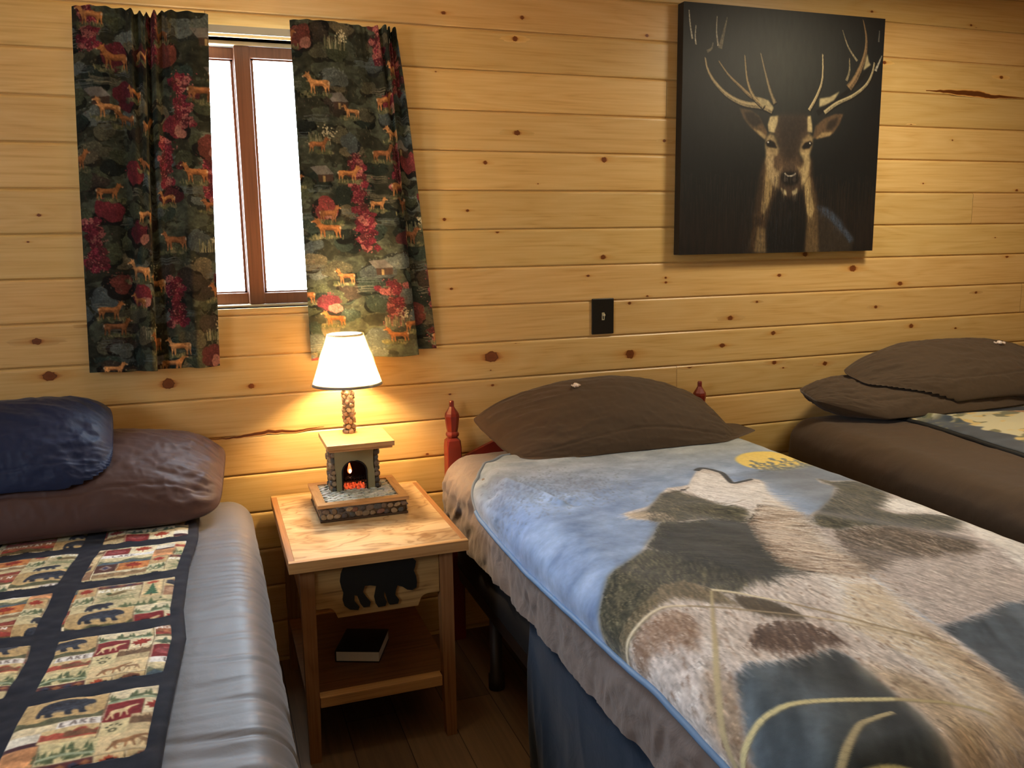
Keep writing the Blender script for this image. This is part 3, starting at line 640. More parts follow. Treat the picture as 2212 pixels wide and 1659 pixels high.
LEAF = [(.5, 0), (.58, .18), (.72, .10), (.70, .30), (.95, .25), (.86, .42), (1, .52), (.78, .60), (.80, .74), (.58, .68), (.53, .72), (.55, 1), (.5, 1), (.48, .72), (.42, .68), (.22, .76), (.22, .60), (0, .52), (.14, .42), (.05, .25), (.30, .30), (.28, .10), (.42, .18)]
def put(cv, shape, x, y, w, h, col, flip=False, **kw):
    cv.poly([(x+(1-p[0] if flip else p[0])*w, y+p[1]*h) for p in shape], col, **kw)
def bush(cv, x, y, rx, ry, col, n=6, **kw):
    for i in range(n):
        a = random.uniform(0, 6.28); d = random.uniform(.15, .6)
        cv.ell(x+rx*d*math.cos(a), y+ry*d*math.sin(a), rx*.55, ry*.55, col, rag=.08, tex=.32, freq=420, seed=random.randint(0, 99), **kw)
def bushlit(cv, x, y, rx, ry, col):
    for _ in range(int(60*rx/.04)):
        a = random.uniform(0, 6.28); d = random.uniform(0, .95)
        px, py = x+rx*d*math.cos(a), y+ry*d*math.sin(a); k = 1.5-.7*(py-y+ry)/(2*ry)+random.uniform(-.25, .25)
        cv.ell(px, py, .0026, .0022, tuple(min(255, c*k) for c in col), n=6, op=.75)
def pine_t(cv, x, y, h, col):
    for k in range(5):
        t = (k+1)/5; ww = h*.30*t
        cv.poly([(x, y+h*(t-.34)), (x+ww, y+h*t*.96), (x-ww, y+h*t*.96)], col, tex=.3, freq=300)
CW, CH = .66, 1.08
def curtain_canvas(seed):
    random.seed(seed)
    r = np.random.default_rng(seed)
    cv = Canvas(CW, CH, .0017, (44, 46, 34))
    n1 = vnoise(cv.U*16, cv.V*22, seed, 4)[..., None]; n2 = vnoise(cv.U*60, cv.V*90, seed+1, 3)[..., None]
    cv.img = np.where(n1 > .52, np.array((64, 70, 54))/255, cv.img)*(.6+.8*n2)
    dk = [(30, 40, 34), (42, 56, 48), (58, 64, 44), (76, 74, 54), (64, 74, 74), (50, 42, 34), (92, 84, 60), (24, 30, 26), (84, 92, 86)]
    mar = [(112, 32, 40), (90, 26, 36), (128, 46, 46), (100, 44, 36), (76, 28, 32)]
    for _ in range(150):
        bx_, by_, br_, bh_, bc_ = random.uniform(0, CW), random.uniform(0, CH), random.uniform(.03, .055), random.uniform(.02, .040), random.choice(dk)
        bush(cv, bx_, by_+.006, br_*1.05, bh_*1.05, tuple(c*.45 for c in bc_), 4); bush(cv, bx_, by_, br_, bh_, bc_, 6); bushlit(cv, bx_, by_, br_, bh_, bc_)
    for _ in range(60):      # water and paths
        x, y = random.uniform(-.03, CW), random.uniform(0, CH); L = random.uniform(.04, .09); c = random.choice([(104, 112, 112), (128, 124, 108), (146, 134, 104), (90, 104, 108)])
        for q in range(6):
            cv.line([(x+random.uniform(-.015, .015), y+q*.0038), (x+L/2, y+q*.0038+random.uniform(-.003, .003)), (x+L, y+q*.0038)], .0026, c, .001, op=.7)
    cells = [(i, j) for j in range(11) for i in range(5)]
    random.shuffle(cells)
    for n_, (i, j) in enumerate(cells):
        x = (i+.5+random.uniform(-.3, .3)+(.5 if j % 2 else 0))*CW/5; y = (j+.5+random.uniform(-.35, .35))*CH/11
        t = n_ % 10
        if t in (0, 3, 8):
            mc_ = random.choice(mar); bush(cv, x, y+.006, .05, .04, (24, 22, 20), 6); bush(cv, x, y, random.uniform(.034, .052), random.uniform(.026, .044), mc_, 10); bushlit(cv, x, y, .042, .036, mc_)
            if random.random() < .5: bush(cv, x+.018, y+.018, .022, .020, (162, 100, 84), 6)
        elif t in (5, 6):
            for k in range(46): cv.ell(x+random.gauss(0, .014), y+random.uniform(-.07, .07), .012, .011, random.choice([(122, 30, 46), (98, 24, 38), (156, 78, 72), (84, 30, 34)]), rag=.25, tex=.6, freq=480)
            for k in range(120): cv.ell(x+random.gauss(0, .017), y+random.uniform(-.08, .08), .0024, .002, random.choice([(176, 100, 88), (70, 20, 28), (142, 54, 58)]), n=6)
        elif t == 7:
            cv.poly([(x-.034, y-.020), (x+.016, y-.026), (x+.040, y), (x-.014, y+.004)], (112, 106, 98), tex=.2)
            cv.poly([(x-.012, y+.004), (x+.037, y), (x+.037, y+.022), (x-.010, y+.026)], (70, 50, 40)); cv.poly([(x+.004, y+.006), (x+.012, y+.006), (x+.012, y+.024), (x+.004, y+.025)], (160, 130, 76))
        elif t == 9:
            for q in range(60):
                px = x+random.uniform(-.035, .035); hh = random.uniform(.018, .04)
                cv.line([(px, y+.02), (px+random.uniform(-.004, .004), y+.02-hh)], .0018, random.choice([(132, 124, 84), (96, 100, 66), (168, 158, 120), (60, 70, 46)]))
            for q in range(40): cv.ell(x+random.gauss(.024, .011), y-.02+random.gauss(0, .009), .0028, .0025, random.choice([(206, 194, 150), (170, 156, 116)]), n=6)
    for _ in range(900):       # leaves and ground cover breaking up the shrubs
        x, y = random.uniform(0, CW), random.uniform(0, CH)
        c = random.choice([(120, 112, 78), (92, 96, 66), (48, 58, 44), (26, 32, 28), (136, 122, 92), (86, 44, 40)])
        cv.line([(x, y), (x+random.uniform(-.006, .006), y-random.uniform(.003, .010))], .0024, c, .001, op=.7)
    random.shuffle(cells)
    for n_, (i, j) in enumerate(cells[:34]):           # the deer on top
        x = (i+random.uniform(-.2, .6)+(.5 if j % 2 else 0))*CW/5; y = (j+random.uniform(-.2, .6))*CH/11
        w_ = random.uniform(.058, .100); h_ = w_*random.uniform(.62, .80); fl = random.random() < .5
        base = random.choice([(182, 112, 52), (164, 96, 42), (198, 130, 66), (150, 88, 44)])
        for q in range(20): cv.ell(x+random.uniform(0, w_), y+h_*random.uniform(.85, 1.08), .008, .0045, random.choice([(84, 86, 52), (62, 70, 46), (120, 112, 74)]), rag=.3, n=8, op=.8)
        put(cv, DEER, x, y, w_, h_, (58, 34, 20), fl, op=.85)
        put(cv, DEER, x+.0010, y-.0016, w_, h_, base, fl, tex=.34, freq=200)
        cv.ell(x+w_*.42, y+h_*.41, w_*.26, h_*.055, tuple(min(255, c*1.22) for c in base), op=.6, rag=.1)
        cv.ell(x+w_*(.62 if fl else .38), y+h_*.56, w_*.2, h_*.06, (112, 60, 28), op=.55, rag=.1)
        hx = x+(w_*.06 if fl else w_*.94); cv.ell(hx, y+h_*.21, w_*.028, h_*.028, (216, 190, 150))
        rx = x+(w_*.97 if fl else w_*.03); cv.ell(rx, y+h_*.46, w_*.03, h_*.07, (212, 190, 150), op=.8)
        for q in range(26): 
            gx = x+random.uniform(-.004, w_+.004); cv.line([(gx, y+h_*1.04), (gx+random.uniform(-.004, .004), y+h_*random.uniform(.78, .95))], .0017, random.choice([(84, 86, 50), (60, 70, 44), (150, 138, 88)]))
    g_ = cv.img.mean(2, keepdims=True); cv.img = (cv.img*.74+g_*.22)*(.72+.5*vnoise(cv.U*26, cv.V*30, seed+5, 3)[..., None])
    cv.img *= (.88+.24*vnoise(cv.U*300, cv.V*300, 9, 2)[..., None])
    return cv
curt_m = painted('curtain_print', rough=.85, amp=.10, nscale=900, bmp=.15, spec=.15, sheen=.05)
def catmull(P, n):
    P = np.array(P, float); m = len(P)-1
    t = np.linspace(0, m, n); i = np.minimum(t.astype(int), m-1); f = (t-i)[:, None]
    a = P[np.maximum(i-1, 0)]; b = P[i]; c = P[i+1]; d = P[np.minimum(i+2, m)]
    return .5*((2*b)+(c-a)*f+(2*a-5*b+4*c-d)*f*f+(-a+3*b-3*c+d)*f**3)
def curtain(name, label, top, bot, zt, zb, cv, u0, ruff, flip=False, zb_f=None, cl=None):
    nu, nv = 400, 620
    T = catmull(top, nu); B = catmull(bot, nu)
    # arc length of the lower edge gives the cloth coordinate
    s_ = np.concatenate([[0], np.cumsum(np.hypot(*np.diff(B, axis=0).T))]); s2 = np.concatenate([[0], np.cumsum(np.hypot(*np.diff(T, axis=0).T))])
    c = .5*(s_+s2)
    v = np.linspace(0, 1, nv)[:, None]
    k = v**.85
    X = T[None, :, 0]*(1-k)+B[None, :, 0]*k; Y = T[None, :, 1]*(1-k)+B[None, :, 1]*k
    rf = np.array([ruff(q) for q in np.linspace(0, 1, nu)])[None, :]       # where the heading is gathered
    ph = c[None, :]*2*math.pi/.021
    rod_d = np.exp(-((v*(zt-zb)-.028)/.012)**2)
    Y = Y+(.0055*np.sin(ph)*np.exp(-v*9)*rf)*(1-.6*rod_d)-.004*(1-rod_d)*np.exp(-v*30)+.0035*(vnoise(c[None, :]*18+0*v, v*6+0*c[None, :], 31, 3)-.5)*2
    Y = Y + .004*np.sin(c[None, :]*55+v*3.0)*v
    zt_l = zt+.007*np.sin(ph*.5)*rf+.004*np.sin(c*19)[None, :]-.010*rf+.004
    zb_l = zb+(zb_f(np.linspace(0, 1, nu))[None, :] if zb_f else 0)+.002*np.sin(c*40)[None, :]
    Z = zt_l*(1-v)+zb_l*v
    Y = np.minimum(Y, -.012)
    P = np.stack([X, Y, Z+0*X], -1)
    me = grid_mesh(P); me.name = name
    C = cv.at(np.broadcast_to(u0+c[None, :], X.shape), np.broadcast_to(v*(zt-zb)+0*X, X.shape))
    set_print(me, C.reshape(-1, 3))
    o = link(name, me, curt_m)
    sm = o.modifiers.new('thick', 'SOLIDIFY'); sm.thickness = .0012; sm.offset = 0
    loc = (float(X[0].mean()), -.045, zt)
    me.transform(Matrix.Translation(Vector(loc)).inverted()); o.location = loc
    tag(o, label, 'curtain')
    return o
cvA = curtain_canvas(3)
curtain('curtain', 'dark woodland deer print curtain left of the window panes, pleated at its centre',
        [(-.302, -.040), (-.26, -.056), (-.215, -.052), (-.175, -.050), (-.150, -.072), (-.136, -.048), (-.118, -.074), (-.104, -.050), (-.088, -.076), (-.074, -.050), (-.055, -.068), (-.03, -.054), (.01, -.062), (.058, -.050)],
        [(-.348, -.034), (-.30, -.052), (-.25, -.058), (-.215, -.038), (-.195, -.080), (-.170, -.098), (-.158, -.080), (-.162, -.034), (-.135, -.040), (-.105, -.062), (-.07, -.048), (-.04, -.066), (-.01, -.056), (.021, -.040)],
        2.066, 1.034, cvA, .02, lambda q: math.exp(-((q-.52)/.24)**2)+.15)
cvB = curtain_canvas(8)
curtain('curtain', 'woodland deer print curtain right of the window panes, directly behind the lamp shade',
        [(.289, -.050), (.33, -.060), (.37, -.056), (.41, -.062), (.45, -.055), (.49, -.060), (.52, -.050), (.548, -.070), (.560, -.048), (.575, -.074), (.585, -.050), (.592, -.045), (.600, -.036), (.612, -.050)],
        [(.303, -.028), (.345, -.036), (.39, -.030), (.43, -.036), (.48, -.030), (.53, -.036), (.58, -.040), (.630, -.044), (.655, -.042), (.652, -.026), (.635, -.020), (.66, -.017), (.69, -.019), (.724, -.022)],
        2.066, 1.030, cvB, .03, lambda q: .12+1.0/(1+math.exp(-(q-.62)*14)), zb_f=lambda q: np.where(q > .69, .018, 0)+.0*q)

# ================================================================== DEER PAINTING
PX0, PX1, PZ0, PZ1, PY = 1.643, 2.525, 1.343, 2.222, -.045
cv = Canvas(PX1-PX0, PZ1-PZ0, .0020, (26, 28, 28))
U, V = cv.U/(PX1-PX0), cv.V/(PZ1-PZ0)
g = np.clip(1-np.hypot((U-.45)/.55, (V-.18)/.5), 0, 1)[..., None]
cv.img = np.array((15, 18, 21))/255*(1-g)+np.array((56, 58, 50))/255*g
lowb = (np.clip((V-.72)/.2, 0, 1)*vnoise(cv.U*160, cv.V*9, 4, 4))[..., None]
cv.img = cv.img*(1-lowb*.8)+np.array((56, 40, 34))/255*lowb*.8
cv.img *= (.86+.28*vnoise(cv.U*90, cv.V*24, 6, 4)[..., None])
def dp(k): return [(x-PX0, PZ1-z) for x, z in mm('d_'+k)]
def dl(k): return [(x-PX0, PZ1-z) for x, z in mm('_d_'+k)]
random.seed(4)
cv.poly(dp('neck_base'), (66, 50, 36), tex=.35, soft=.008)
for k, c, so in (('body_r', (54, 47, 40), .01), ('neck_rr', (104, 84, 58), .006), ('neck_ll', (126, 104, 72), .004), ('neck_black', (18, 19, 22), .006), ('brown_face', (94, 74, 56), .008), ('ear_l', (98, 78, 56), .003), ('ear_r', (98, 76, 54), .003),
                 ('ear_lin', (46, 38, 30), .004), ('ear_rin', (48, 38, 30), .004), ('earlt_l', (172, 148, 104), .003), ('earlt_r', (160, 134, 92), .003), ('neckstr_l', (170, 144, 98), .004), ('neckstr_r', (186, 160, 110), .003),
                 ('eyesur_l', (164, 142, 102), .004), ('eyesur_r', (158, 134, 94), .004), ('cheek_l', (182, 158, 116), .005), ('cheek_r', (184, 160, 114), .005), ('face_dark', (52, 42, 35), .012),
                 ('brow_l', (206, 186, 138), .002), ('brow_r', (204, 182, 132), .002), ('muzz', (78, 62, 50), .006), ('nose', (20, 18, 18), .004), ('chin_l', (206, 190, 146), .002), ('chin_r', (206, 190, 146), .002),
                 ('eye_l', (18, 14, 12), .001), ('eye_r', (18, 14, 12), .001), ('blue_r', (66, 76, 92), .004)):
    cv.poly(dp(k), c, tex=.22, freq=120, soft=so)
pxy = lambda x, z: (x-PX0, PZ1-z)
def z5(x, y):      # a spot given by the painting's own traced marks, between two known corners
    return ((x-100)/1215*(PX1-PX0), (y-25-(x-100)/1215*60)/1500*(PZ1-PZ0))
def eyes(k, dx, dy):
    P = np.array(dp(k)); c = P.mean(0); cv.ell(c[0]+dx, c[1]+dy, .0035, .0032, (225, 220, 205))
eyes('eye_l', -.012, -.008); eyes('eye_r', .012, -.008)
N = np.array(dp('nose')); c = N.mean(0)
cv.line([(c[0]-.026, c[1]-.020), (c[0]-.010, c[1]-.010), (c[0]+.010, c[1]-.011), (c[0]+.026, c[1]-.020)], .006, (206, 196, 176)); cv.ell(c[0]-.022, c[1]+.004, .010, .008, (52, 46, 44)); cv.ell(c[0]+.020, c[1]+.004, .010, .008, (52, 46, 44))
# antlers: dark shadow stroke then a pale dry-brush one
for k, w0, w1, c, w2 in (('bd', .022, .010, (14, 13, 13), 0), ('a2', .020, .004, (128, 110, 78), .4), ('a1', .026, .005, (150, 134, 100), .5), ('a3', .018, .004, (140, 122, 86), .5), ('a4', .016, .004, (122, 108, 80), .4),
                         ('a5', .007, .003, (196, 190, 168), 0), ('a6', .006, .003, (196, 190, 168), 0), ('a7', .018, .003, (120, 112, 90), 0), ('a8', .007, .002, (190, 182, 158), 0), ('a9', .012, .003, (122, 114, 92), 0),
                         ('b1', .012, .005, (172, 156, 118), .3), ('b2', .016, .006, (150, 138, 106), .3), ('b3', .030, .003, (116, 94, 66), .3), ('b4', .009, .003, (150, 138, 110), 0), ('b5', .012, .003, (140, 128, 98), 0), ('b6', .012, .004, (170, 164, 146), 0), ('b7', .007, .003, (110, 108, 100), 0)):
    P = dl(k)
    if w2: cv.line([(x+.003, y+.005) for x, y in P], w0*1.15, (15, 13, 12), w1*1.2)
    cv.line(P, w0, c, w1, tex=.35, freq=200)
    if w2: cv.line([(x-.002, y-.003) for x, y in P], w0*.35, tuple(min(255, v*1.35) for v in c), w1*.5)
for k in ('wedge_r', 'wedge_l', 'wedge_rt'): cv.poly(dp(k), (192, 176, 132), tex=.2, soft=.001)
# brush hair down the neck
r = np.random.default_rng(3); NP = np.array(dp('neck_base')); n = 2600
X = r.uniform(NP[:, 0].min()-.01, NP[:, 0].max()+.12, n); Y = r.uniform(NP[:, 1].min(), PZ1-PZ0, n)
base = cv.at(X, Y); br_ = r.uniform(.7, 1.45, (n, 1))
cv.strokes(X, Y, math.pi/2+r.normal(0, .08, n), r.uniform(.01, .04, n), np.clip(base*br_, 0, 1), 1, .5)
# rough broken brushwork over the blue shoulder and streaks dragged down the foot of the canvas
BR = np.array(dp('blue_r')); n = 420; X = r.uniform(BR[:, 0].min(), BR[:, 0].max(), n); Y = r.uniform(BR[:, 1].min(), BR[:, 1].max(), n)
b_ = cv.at(X, Y); gk = b_[:, 2] > b_[:, 0]+.03; cv.strokes(X[gk], Y[gk], r.normal(.7, .7, gk.sum()), r.uniform(.004, .012, gk.sum()), np.clip(b_[gk]*r.uniform(.3, 1.5, (gk.sum(), 1)), 0, 1), 2, .7)
n = 500; X = r.uniform(0, PX1-PX0, n); Y = r.uniform(.66, .84, n)*(PZ1-PZ0); cv.strokes(X, Y, math.pi/2+r.normal(0, .02, n), r.uniform(.04, .14, n), np.clip(np.array((52, 40, 34))/255*r.uniform(.5, 1.5, (n, 1)), 0, 1), 1, .45)
for _ in range(260):
    x = random.uniform(.30, .58)*(PX1-PX0); y = random.uniform(.76, .99)*(PZ1-PZ0); cv.line([(x, y), (x+random.uniform(-.002, .002), y+random.uniform(.01, .05))], .0022, random.choice([(70, 74, 80), (44, 46, 52), (26, 26, 28)]), .001, op=.35)
cv.img *= .86
pic = empty('deer_painting', 'square dark painting of an antlered stag facing forward, on a deep canvas', 'painting', ((PX0+PX1)/2, -.022, PZ0))
nv, nu = cv.h, cv.w
Xg = PX0+cv.U*(PX1-PX0)/cv.U.max(); Zg = PZ1-cv.V*(PZ1-PZ0)/cv.V.max()
me = grid_mesh(np.stack([Xg, np.full_like(Xg, PY), Zg], -1)); set_print(me, cv.img.reshape(-1, 3))
me.name = 'painted_face'
kid(link('painted_face', me, painted('oil_paint', rough=.5, amp=.05, nscale=700, bmp=.25, spec=.35)), pic)
m_ = MB(); m_.box(PX0, PX1, PY+.0005, -.004, PZ0, PZ1, bev=.002)
kid(m_.build('canvas_edge', plain('canvas_black', rgb(24, 23, 22), .6)), pic)

# ================================================================== LIGHT SWITCH
sw = empty('light_switch', 'single black wall switch plate with an ivory toggle on the pine boards', 'light switch', (1.354, -.003, 1.127))
m_ = MB(); m_.box(1.310, 1.398, -.0075, -.0002, 1.062, 1.192, bev=.003)
kid(m_.build('plate', plain('plate_black', rgb(20, 20, 18), .35, var=.05)), sw)
tg = plain('toggle_ivory', rgb(206, 196, 160), .4)
m_ = MB()
for a in ((1.349, 1.3515, 1.115, 1.139), (1.3565, 1.359, 1.115, 1.139), (1.349, 1.359, 1.1135, 1.116), (1.349, 1.359, 1.138, 1.1405)): m_.box(a[0], a[1], -.0095, -.0070, a[2], a[3])
m_.box(1.3505, 1.3575, -.021, -.007, 1.128, 1.1365, bev=.002)
kid(m_.build('toggle', tg), sw)
scm = plain('screw_dark', rgb(48, 46, 42), .35, .6)
for z in (1.160, 1.094):
    sc_ = MB(); sc_.tube([(1.354, -.0072, z), (1.354, -.0085, z)], .003, 12)
    kid(sc_.build('screw', scm, smooth=False), sw)

# ================================================================== NIGHTSTAND
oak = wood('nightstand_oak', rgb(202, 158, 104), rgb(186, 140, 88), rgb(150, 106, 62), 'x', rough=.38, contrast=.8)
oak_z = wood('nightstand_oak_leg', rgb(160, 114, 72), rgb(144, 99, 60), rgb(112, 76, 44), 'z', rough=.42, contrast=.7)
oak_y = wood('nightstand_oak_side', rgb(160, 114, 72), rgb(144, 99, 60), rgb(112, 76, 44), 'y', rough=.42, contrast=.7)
shelf_m = wood('shelf_brown', rgb(132, 92, 58), rgb(116, 78, 48), rgb(90, 60, 36), 'x', rough=.45, contrast=.6)  # the oak in a darker copy, shade of the low shelf put into its colour
top_m, nt, b = new_mat('tabletop_figured')
v = coords(nt, (2.0, 5.0, 1))
n1 = tex_noise(nt, v, 1.6, 3, .5, 1.4)
wv = nt.nodes.new('ShaderNodeMath'); wv.operation = 'MULTIPLY'; wv.inputs[1].default_value = 7; nt.links.new(n1, wv.inputs[0])
pp = nt.nodes.new('ShaderNodeMath'); pp.operation = 'PINGPONG'; pp.inputs[1].default_value = .5; nt.links.new(wv.outputs[0], pp.inputs[0])
fine = tex_noise(nt, coords(nt, (4, 140, 1)), 1.0, 3, .6)
big = tex_noise(nt, coords(nt, (5, 7, 1)), 1.3, 2, .5, .8)
c1 = ramp(nt, pp.outputs[0], [(.02, rgb(158, 122, 84)), (.12, rgb(190, 160, 118)), (.5, rgb(202, 174, 132))])
c2 = ramp(nt, big, [(.34, (.62, .52, .42)), (.5, (1, 1, 1))])
c3 = ramp(nt, fine, [(.3, (.88, .86, .84)), (.7, (1.05, 1.05, 1.05))])
nt.links.new(mixc(nt, 1.0, mixc(nt, 1.0, c1, c2, 'MULTIPLY'), c3, 'MULTIPLY'), b.inputs['Base Color'])
b.inputs['Roughness'].default_value = .34
NX0, NX1, NY0, NY1, NZ = .149, .636, -.656, -.022, .590
ns = empty('nightstand', 'oak nightstand with a black bear on its front, standing between the left and middle beds', 'nightstand', ((NX0+NX1)/2, (NY0+NY1)/2, 0))
m_ = MB(); m_.box(NX0+.017, NX1-.017, NY0+.017, NY1-.017, NZ-.030, NZ-.0006, bev=.001)
tt = kid(m_.build('tabletop', top_m), ns)
def piece(name, mat_, par, *a, bev=.001):
    b_ = MB(); b_.box(*a, bev=bev); return kid(b_.build(name, mat_), par)
piece('edge_band', oak, ns, NX0, NX1, NY0, NY0+.0172, NZ-.031, NZ, bev=.0015); piece('edge_band', oak, ns, NX0, NX1, NY1-.0172, NY1, NZ-.031, NZ, bev=.0015)
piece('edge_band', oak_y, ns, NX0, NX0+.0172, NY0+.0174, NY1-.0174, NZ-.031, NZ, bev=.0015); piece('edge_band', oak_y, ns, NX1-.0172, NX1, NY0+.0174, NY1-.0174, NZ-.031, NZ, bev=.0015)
LX = ((.177, .214), (.556, .594)); LY = ((-.637, -.600), (-.085, -.048))
for lx in LX:
    for ly in LY:
        m_ = MB(); z1 = NZ-.0315
        # straight outside faces, inner faces taper to the foot
        cx = lx[0] if lx[0] < .3 else lx[1]; sx = 1 if lx[0] < .3 else -1
        cy = ly[0] if ly[0] < -.3 else ly[1]; sy = 1 if ly[0] < -.3 else -1
        vs = []
        for z, wdt in ((0, .030), (.14, .034), (z1, .038)):
            vs += [(cx, cy, z), (cx+sx*wdt, cy, z), (cx+sx*wdt, cy+sy*wdt, z), (cx, cy+sy*wdt, z)]
        fs = [(4*i+k, 4*i+(k+1) % 4, 4*i+4+(k+1) % 4, 4*i+4+k) for i in range(2) for k in range(4)]+[(0, 1, 2, 3), (8, 9, 10, 11)]
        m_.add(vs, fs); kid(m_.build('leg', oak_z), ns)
# front apron with stepped lower corners
def arc(cx, cz, r, a0, a1, n=7): return [(cx+r*math.cos(math.radians(a0+(a1-a0)*i/n)), cz+r*math.sin(math.radians(a0+(a1-a0)*i/n))) for i in range(n+1)]
zt = NZ-.032
poly = [(.215, zt), (.215, .441)]+arc(.243, .417, .024, 90, 20)+[(.272, .409), (.493, .409)]+arc(.522, .417, .024, 160, 90)+[(.555, .441), (.555, zt)]
m_ = MB(); m_.prism(poly, -.630, -.614)
fr_m = wood('apron_pine', rgb(178, 142, 88), rgb(160, 124, 74), rgb(112, 80, 44), 'x', rough=.45, contrast=1.2)
kid(m_.build('front_apron', fr_m), ns)
m_ = MB(); m_.prism(mm('bear'), -.6355, -.6302)
kid(m_.build('bear_cutout', plain('bear_black', rgb(16, 20, 20), .4)), ns)['label'] = 'black bear silhouette'
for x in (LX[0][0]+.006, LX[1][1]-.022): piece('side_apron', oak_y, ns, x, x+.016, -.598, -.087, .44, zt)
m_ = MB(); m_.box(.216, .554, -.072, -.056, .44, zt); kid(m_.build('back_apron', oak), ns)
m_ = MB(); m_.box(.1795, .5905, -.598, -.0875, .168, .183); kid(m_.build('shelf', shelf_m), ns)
piece('shelf_rail', oak, ns, .2135, .5565, -.630, -.598, .156, .186); piece('shelf_rail', oak, ns, .216, .554, -.084, -.060, .156, .186)

# the book on the shelf
bk = empty('book', 'thick white-edged book with a black cover on the lower shelf of the nightstand', 'book', (.3725, -.389, .1835))
bk.rotation_euler.z = math.radians(-22.3)
m_ = MB(); m_.box(-.064, .0635, -.0755, .070, .0028, .0322, bev=.001); o = m_.build('page_block', plain('paper_edge', rgb(236, 233, 224), .8)); o.parent = bk
m_ = MB()
m_.box(-.066, .065, -.077, .0715, .0, .0026, bev=.0008); m_.box(-.066, .065, -.077, .0715, .0324, .0350, bev=.0008); m_.box(-.0675, -.0642, -.077, .0715, .0, .035, bev=.001)
o = m_.build('cover', plain('cover_black', rgb(18, 17, 17), .5)); o.parent = bk

# ================================================================== FIREPLACE TABLE LAMP
lamp = empty('table_lamp', 'small table lamp shaped like a stone fireplace, lit, on the oak nightstand', 'lamp', (.40, -.24, NZ))
rg = random.Random(12)
def stones(mb, o, ux, uy, nrm, W_, H_, size, pal, h=.004, asp=1.0):
    o, ux, uy, nrm = Vector(o), Vector(ux), Vector(uy), Vector(nrm)
    ny = max(1, int(round(H_/(size*asp)))); nx = max(1, int(round(W_/size)))
    for j in range(ny):
        for i in range(nx):
            x = (i+.5+(.25 if j % 2 else -.25)+rg.uniform(-.15, .15))*W_/nx; y = (j+.5+rg.uniform(-.12, .12))*H_/ny
            x = min(max(x, size*.35), W_-size*.35)
            c = rg.choice(pal); k = rg.uniform(.8, 1.15)
            val = tuple(float(q)*k for q in s2l(np.array(c)/255))
            mb.stone(o+ux*x+uy*y, nrm, ux*math.cos(rg.uniform(-.5, .5))+uy*rg.uniform(-.4, .4), size*.5*rg.uniform(.80, 1.28), size*.5*asp*rg.uniform(.80, 1.22), h*rg.uniform(.6, 1.2), val, rg.choice((6, 7, 8)), rg)
PAL = [(132, 112, 92), (110, 96, 84), (150, 128, 100), (92, 92, 88), (128, 92, 76), (166, 142, 108), (84, 78, 74), (142, 118, 88)]
st_m, nt, b = new_mat('river_stone')
at = nt.nodes.new('ShaderNodeAttribute'); at.attribute_name = 'print'
n = tex_noise(nt, coords(nt), 160, 4); k = ramp(nt, n, [(.25, (.7, .7, .7)), (.75, (1.25, 1.25, 1.25))])
nt.links.new(mixc(nt, 1.0, at.outputs['Color'], k, 'MULTIPLY'), b.inputs['Base Color']); b.inputs['Roughness'].default_value = .55
bump(nt, b, n, .3, .001)
bx0, bx1, by0, by1 = .272, .528, -.357, -.122
mortar = tuple(float(v) for v in s2l(np.array((104, 88, 70))/255))
m_ = MB(); m_.box(bx0, bx1, by0, by1, NZ+.001, .634, mortar)
for (o_, ux, nr, W_) in (((bx0, by0, NZ+.006), (1, 0, 0), (0, -1, 0), bx1-bx0), ((bx0, by1, NZ+.006), (0, -1, 0), (-1, 0, 0), by1-by0), ((bx1, by0, NZ+.006), (0, 1, 0), (1, 0, 0), by1-by0), ((bx1, by1, NZ+.006), (-1, 0, 0), (0, 1, 0), bx1-bx0)):
    stones(m_, o_, ux, (0, 0, 1), nr, W_, .034, .0205, PAL, .0030, .80)
kid(m_.build('stone_base', st_m, smooth=True, attr='print'), lamp); 
m_ = MB(); m_.box(bx0-.004, bx1+.004, by0-.004, by1+.004, NZ+.0005, NZ+.006, bev=.001); kid(m_.build('plinth', plain('plinth_dark', rgb(70, 50, 34), .5)), lamp)
lw = wood('lamp_trim_oak', rgb(206, 160, 108), rgb(188, 142, 92), rgb(160, 116, 70), 'x', rough=.4, gs=3)
lwy = wood('lamp_trim_oak_side', rgb(206, 160, 108), rgb(188, 142, 92), rgb(160, 116, 70), 'y', rough=.4, gs=3)
tx0, tx1, ty0, ty1, tz = .261, .535, -.368, -.113, .646
wd = .027
piece('hearth_trim', lw, lamp, tx0, tx1, ty0, ty0+wd, tz-.011, tz); piece('hearth_trim', lw, lamp, tx0, tx1, ty1-wd, ty1, tz-.011, tz)
piece('hearth_trim', lwy, lamp, tx0, tx0+wd, ty0+wd, ty1-wd, tz-.011, tz-.0002); piece('hearth_trim', lwy, lamp, tx1-wd, tx1, ty0+wd, ty1-wd, tz-.011, tz-.0002)
m_ = MB(); m_.box(tx0+wd, tx1-wd, ty0+wd, ty1-wd, .634, .6385, tuple(float(v) for v in s2l(np.array((58, 56, 48))/255)))
stones(m_, (tx0+wd, ty0+wd, .6385), (1, 0, 0), (0, 1, 0), (0, 0, 1), tx1-tx0-2*wd, ty1-ty0-2*wd, .0235, [(216, 216, 204), (200, 204, 188), (226, 224, 212), (186, 190, 176)], .0045, .50)
kid(m_.build('hearth_cobbles', st_m, smooth=True, attr='print'), lamp)
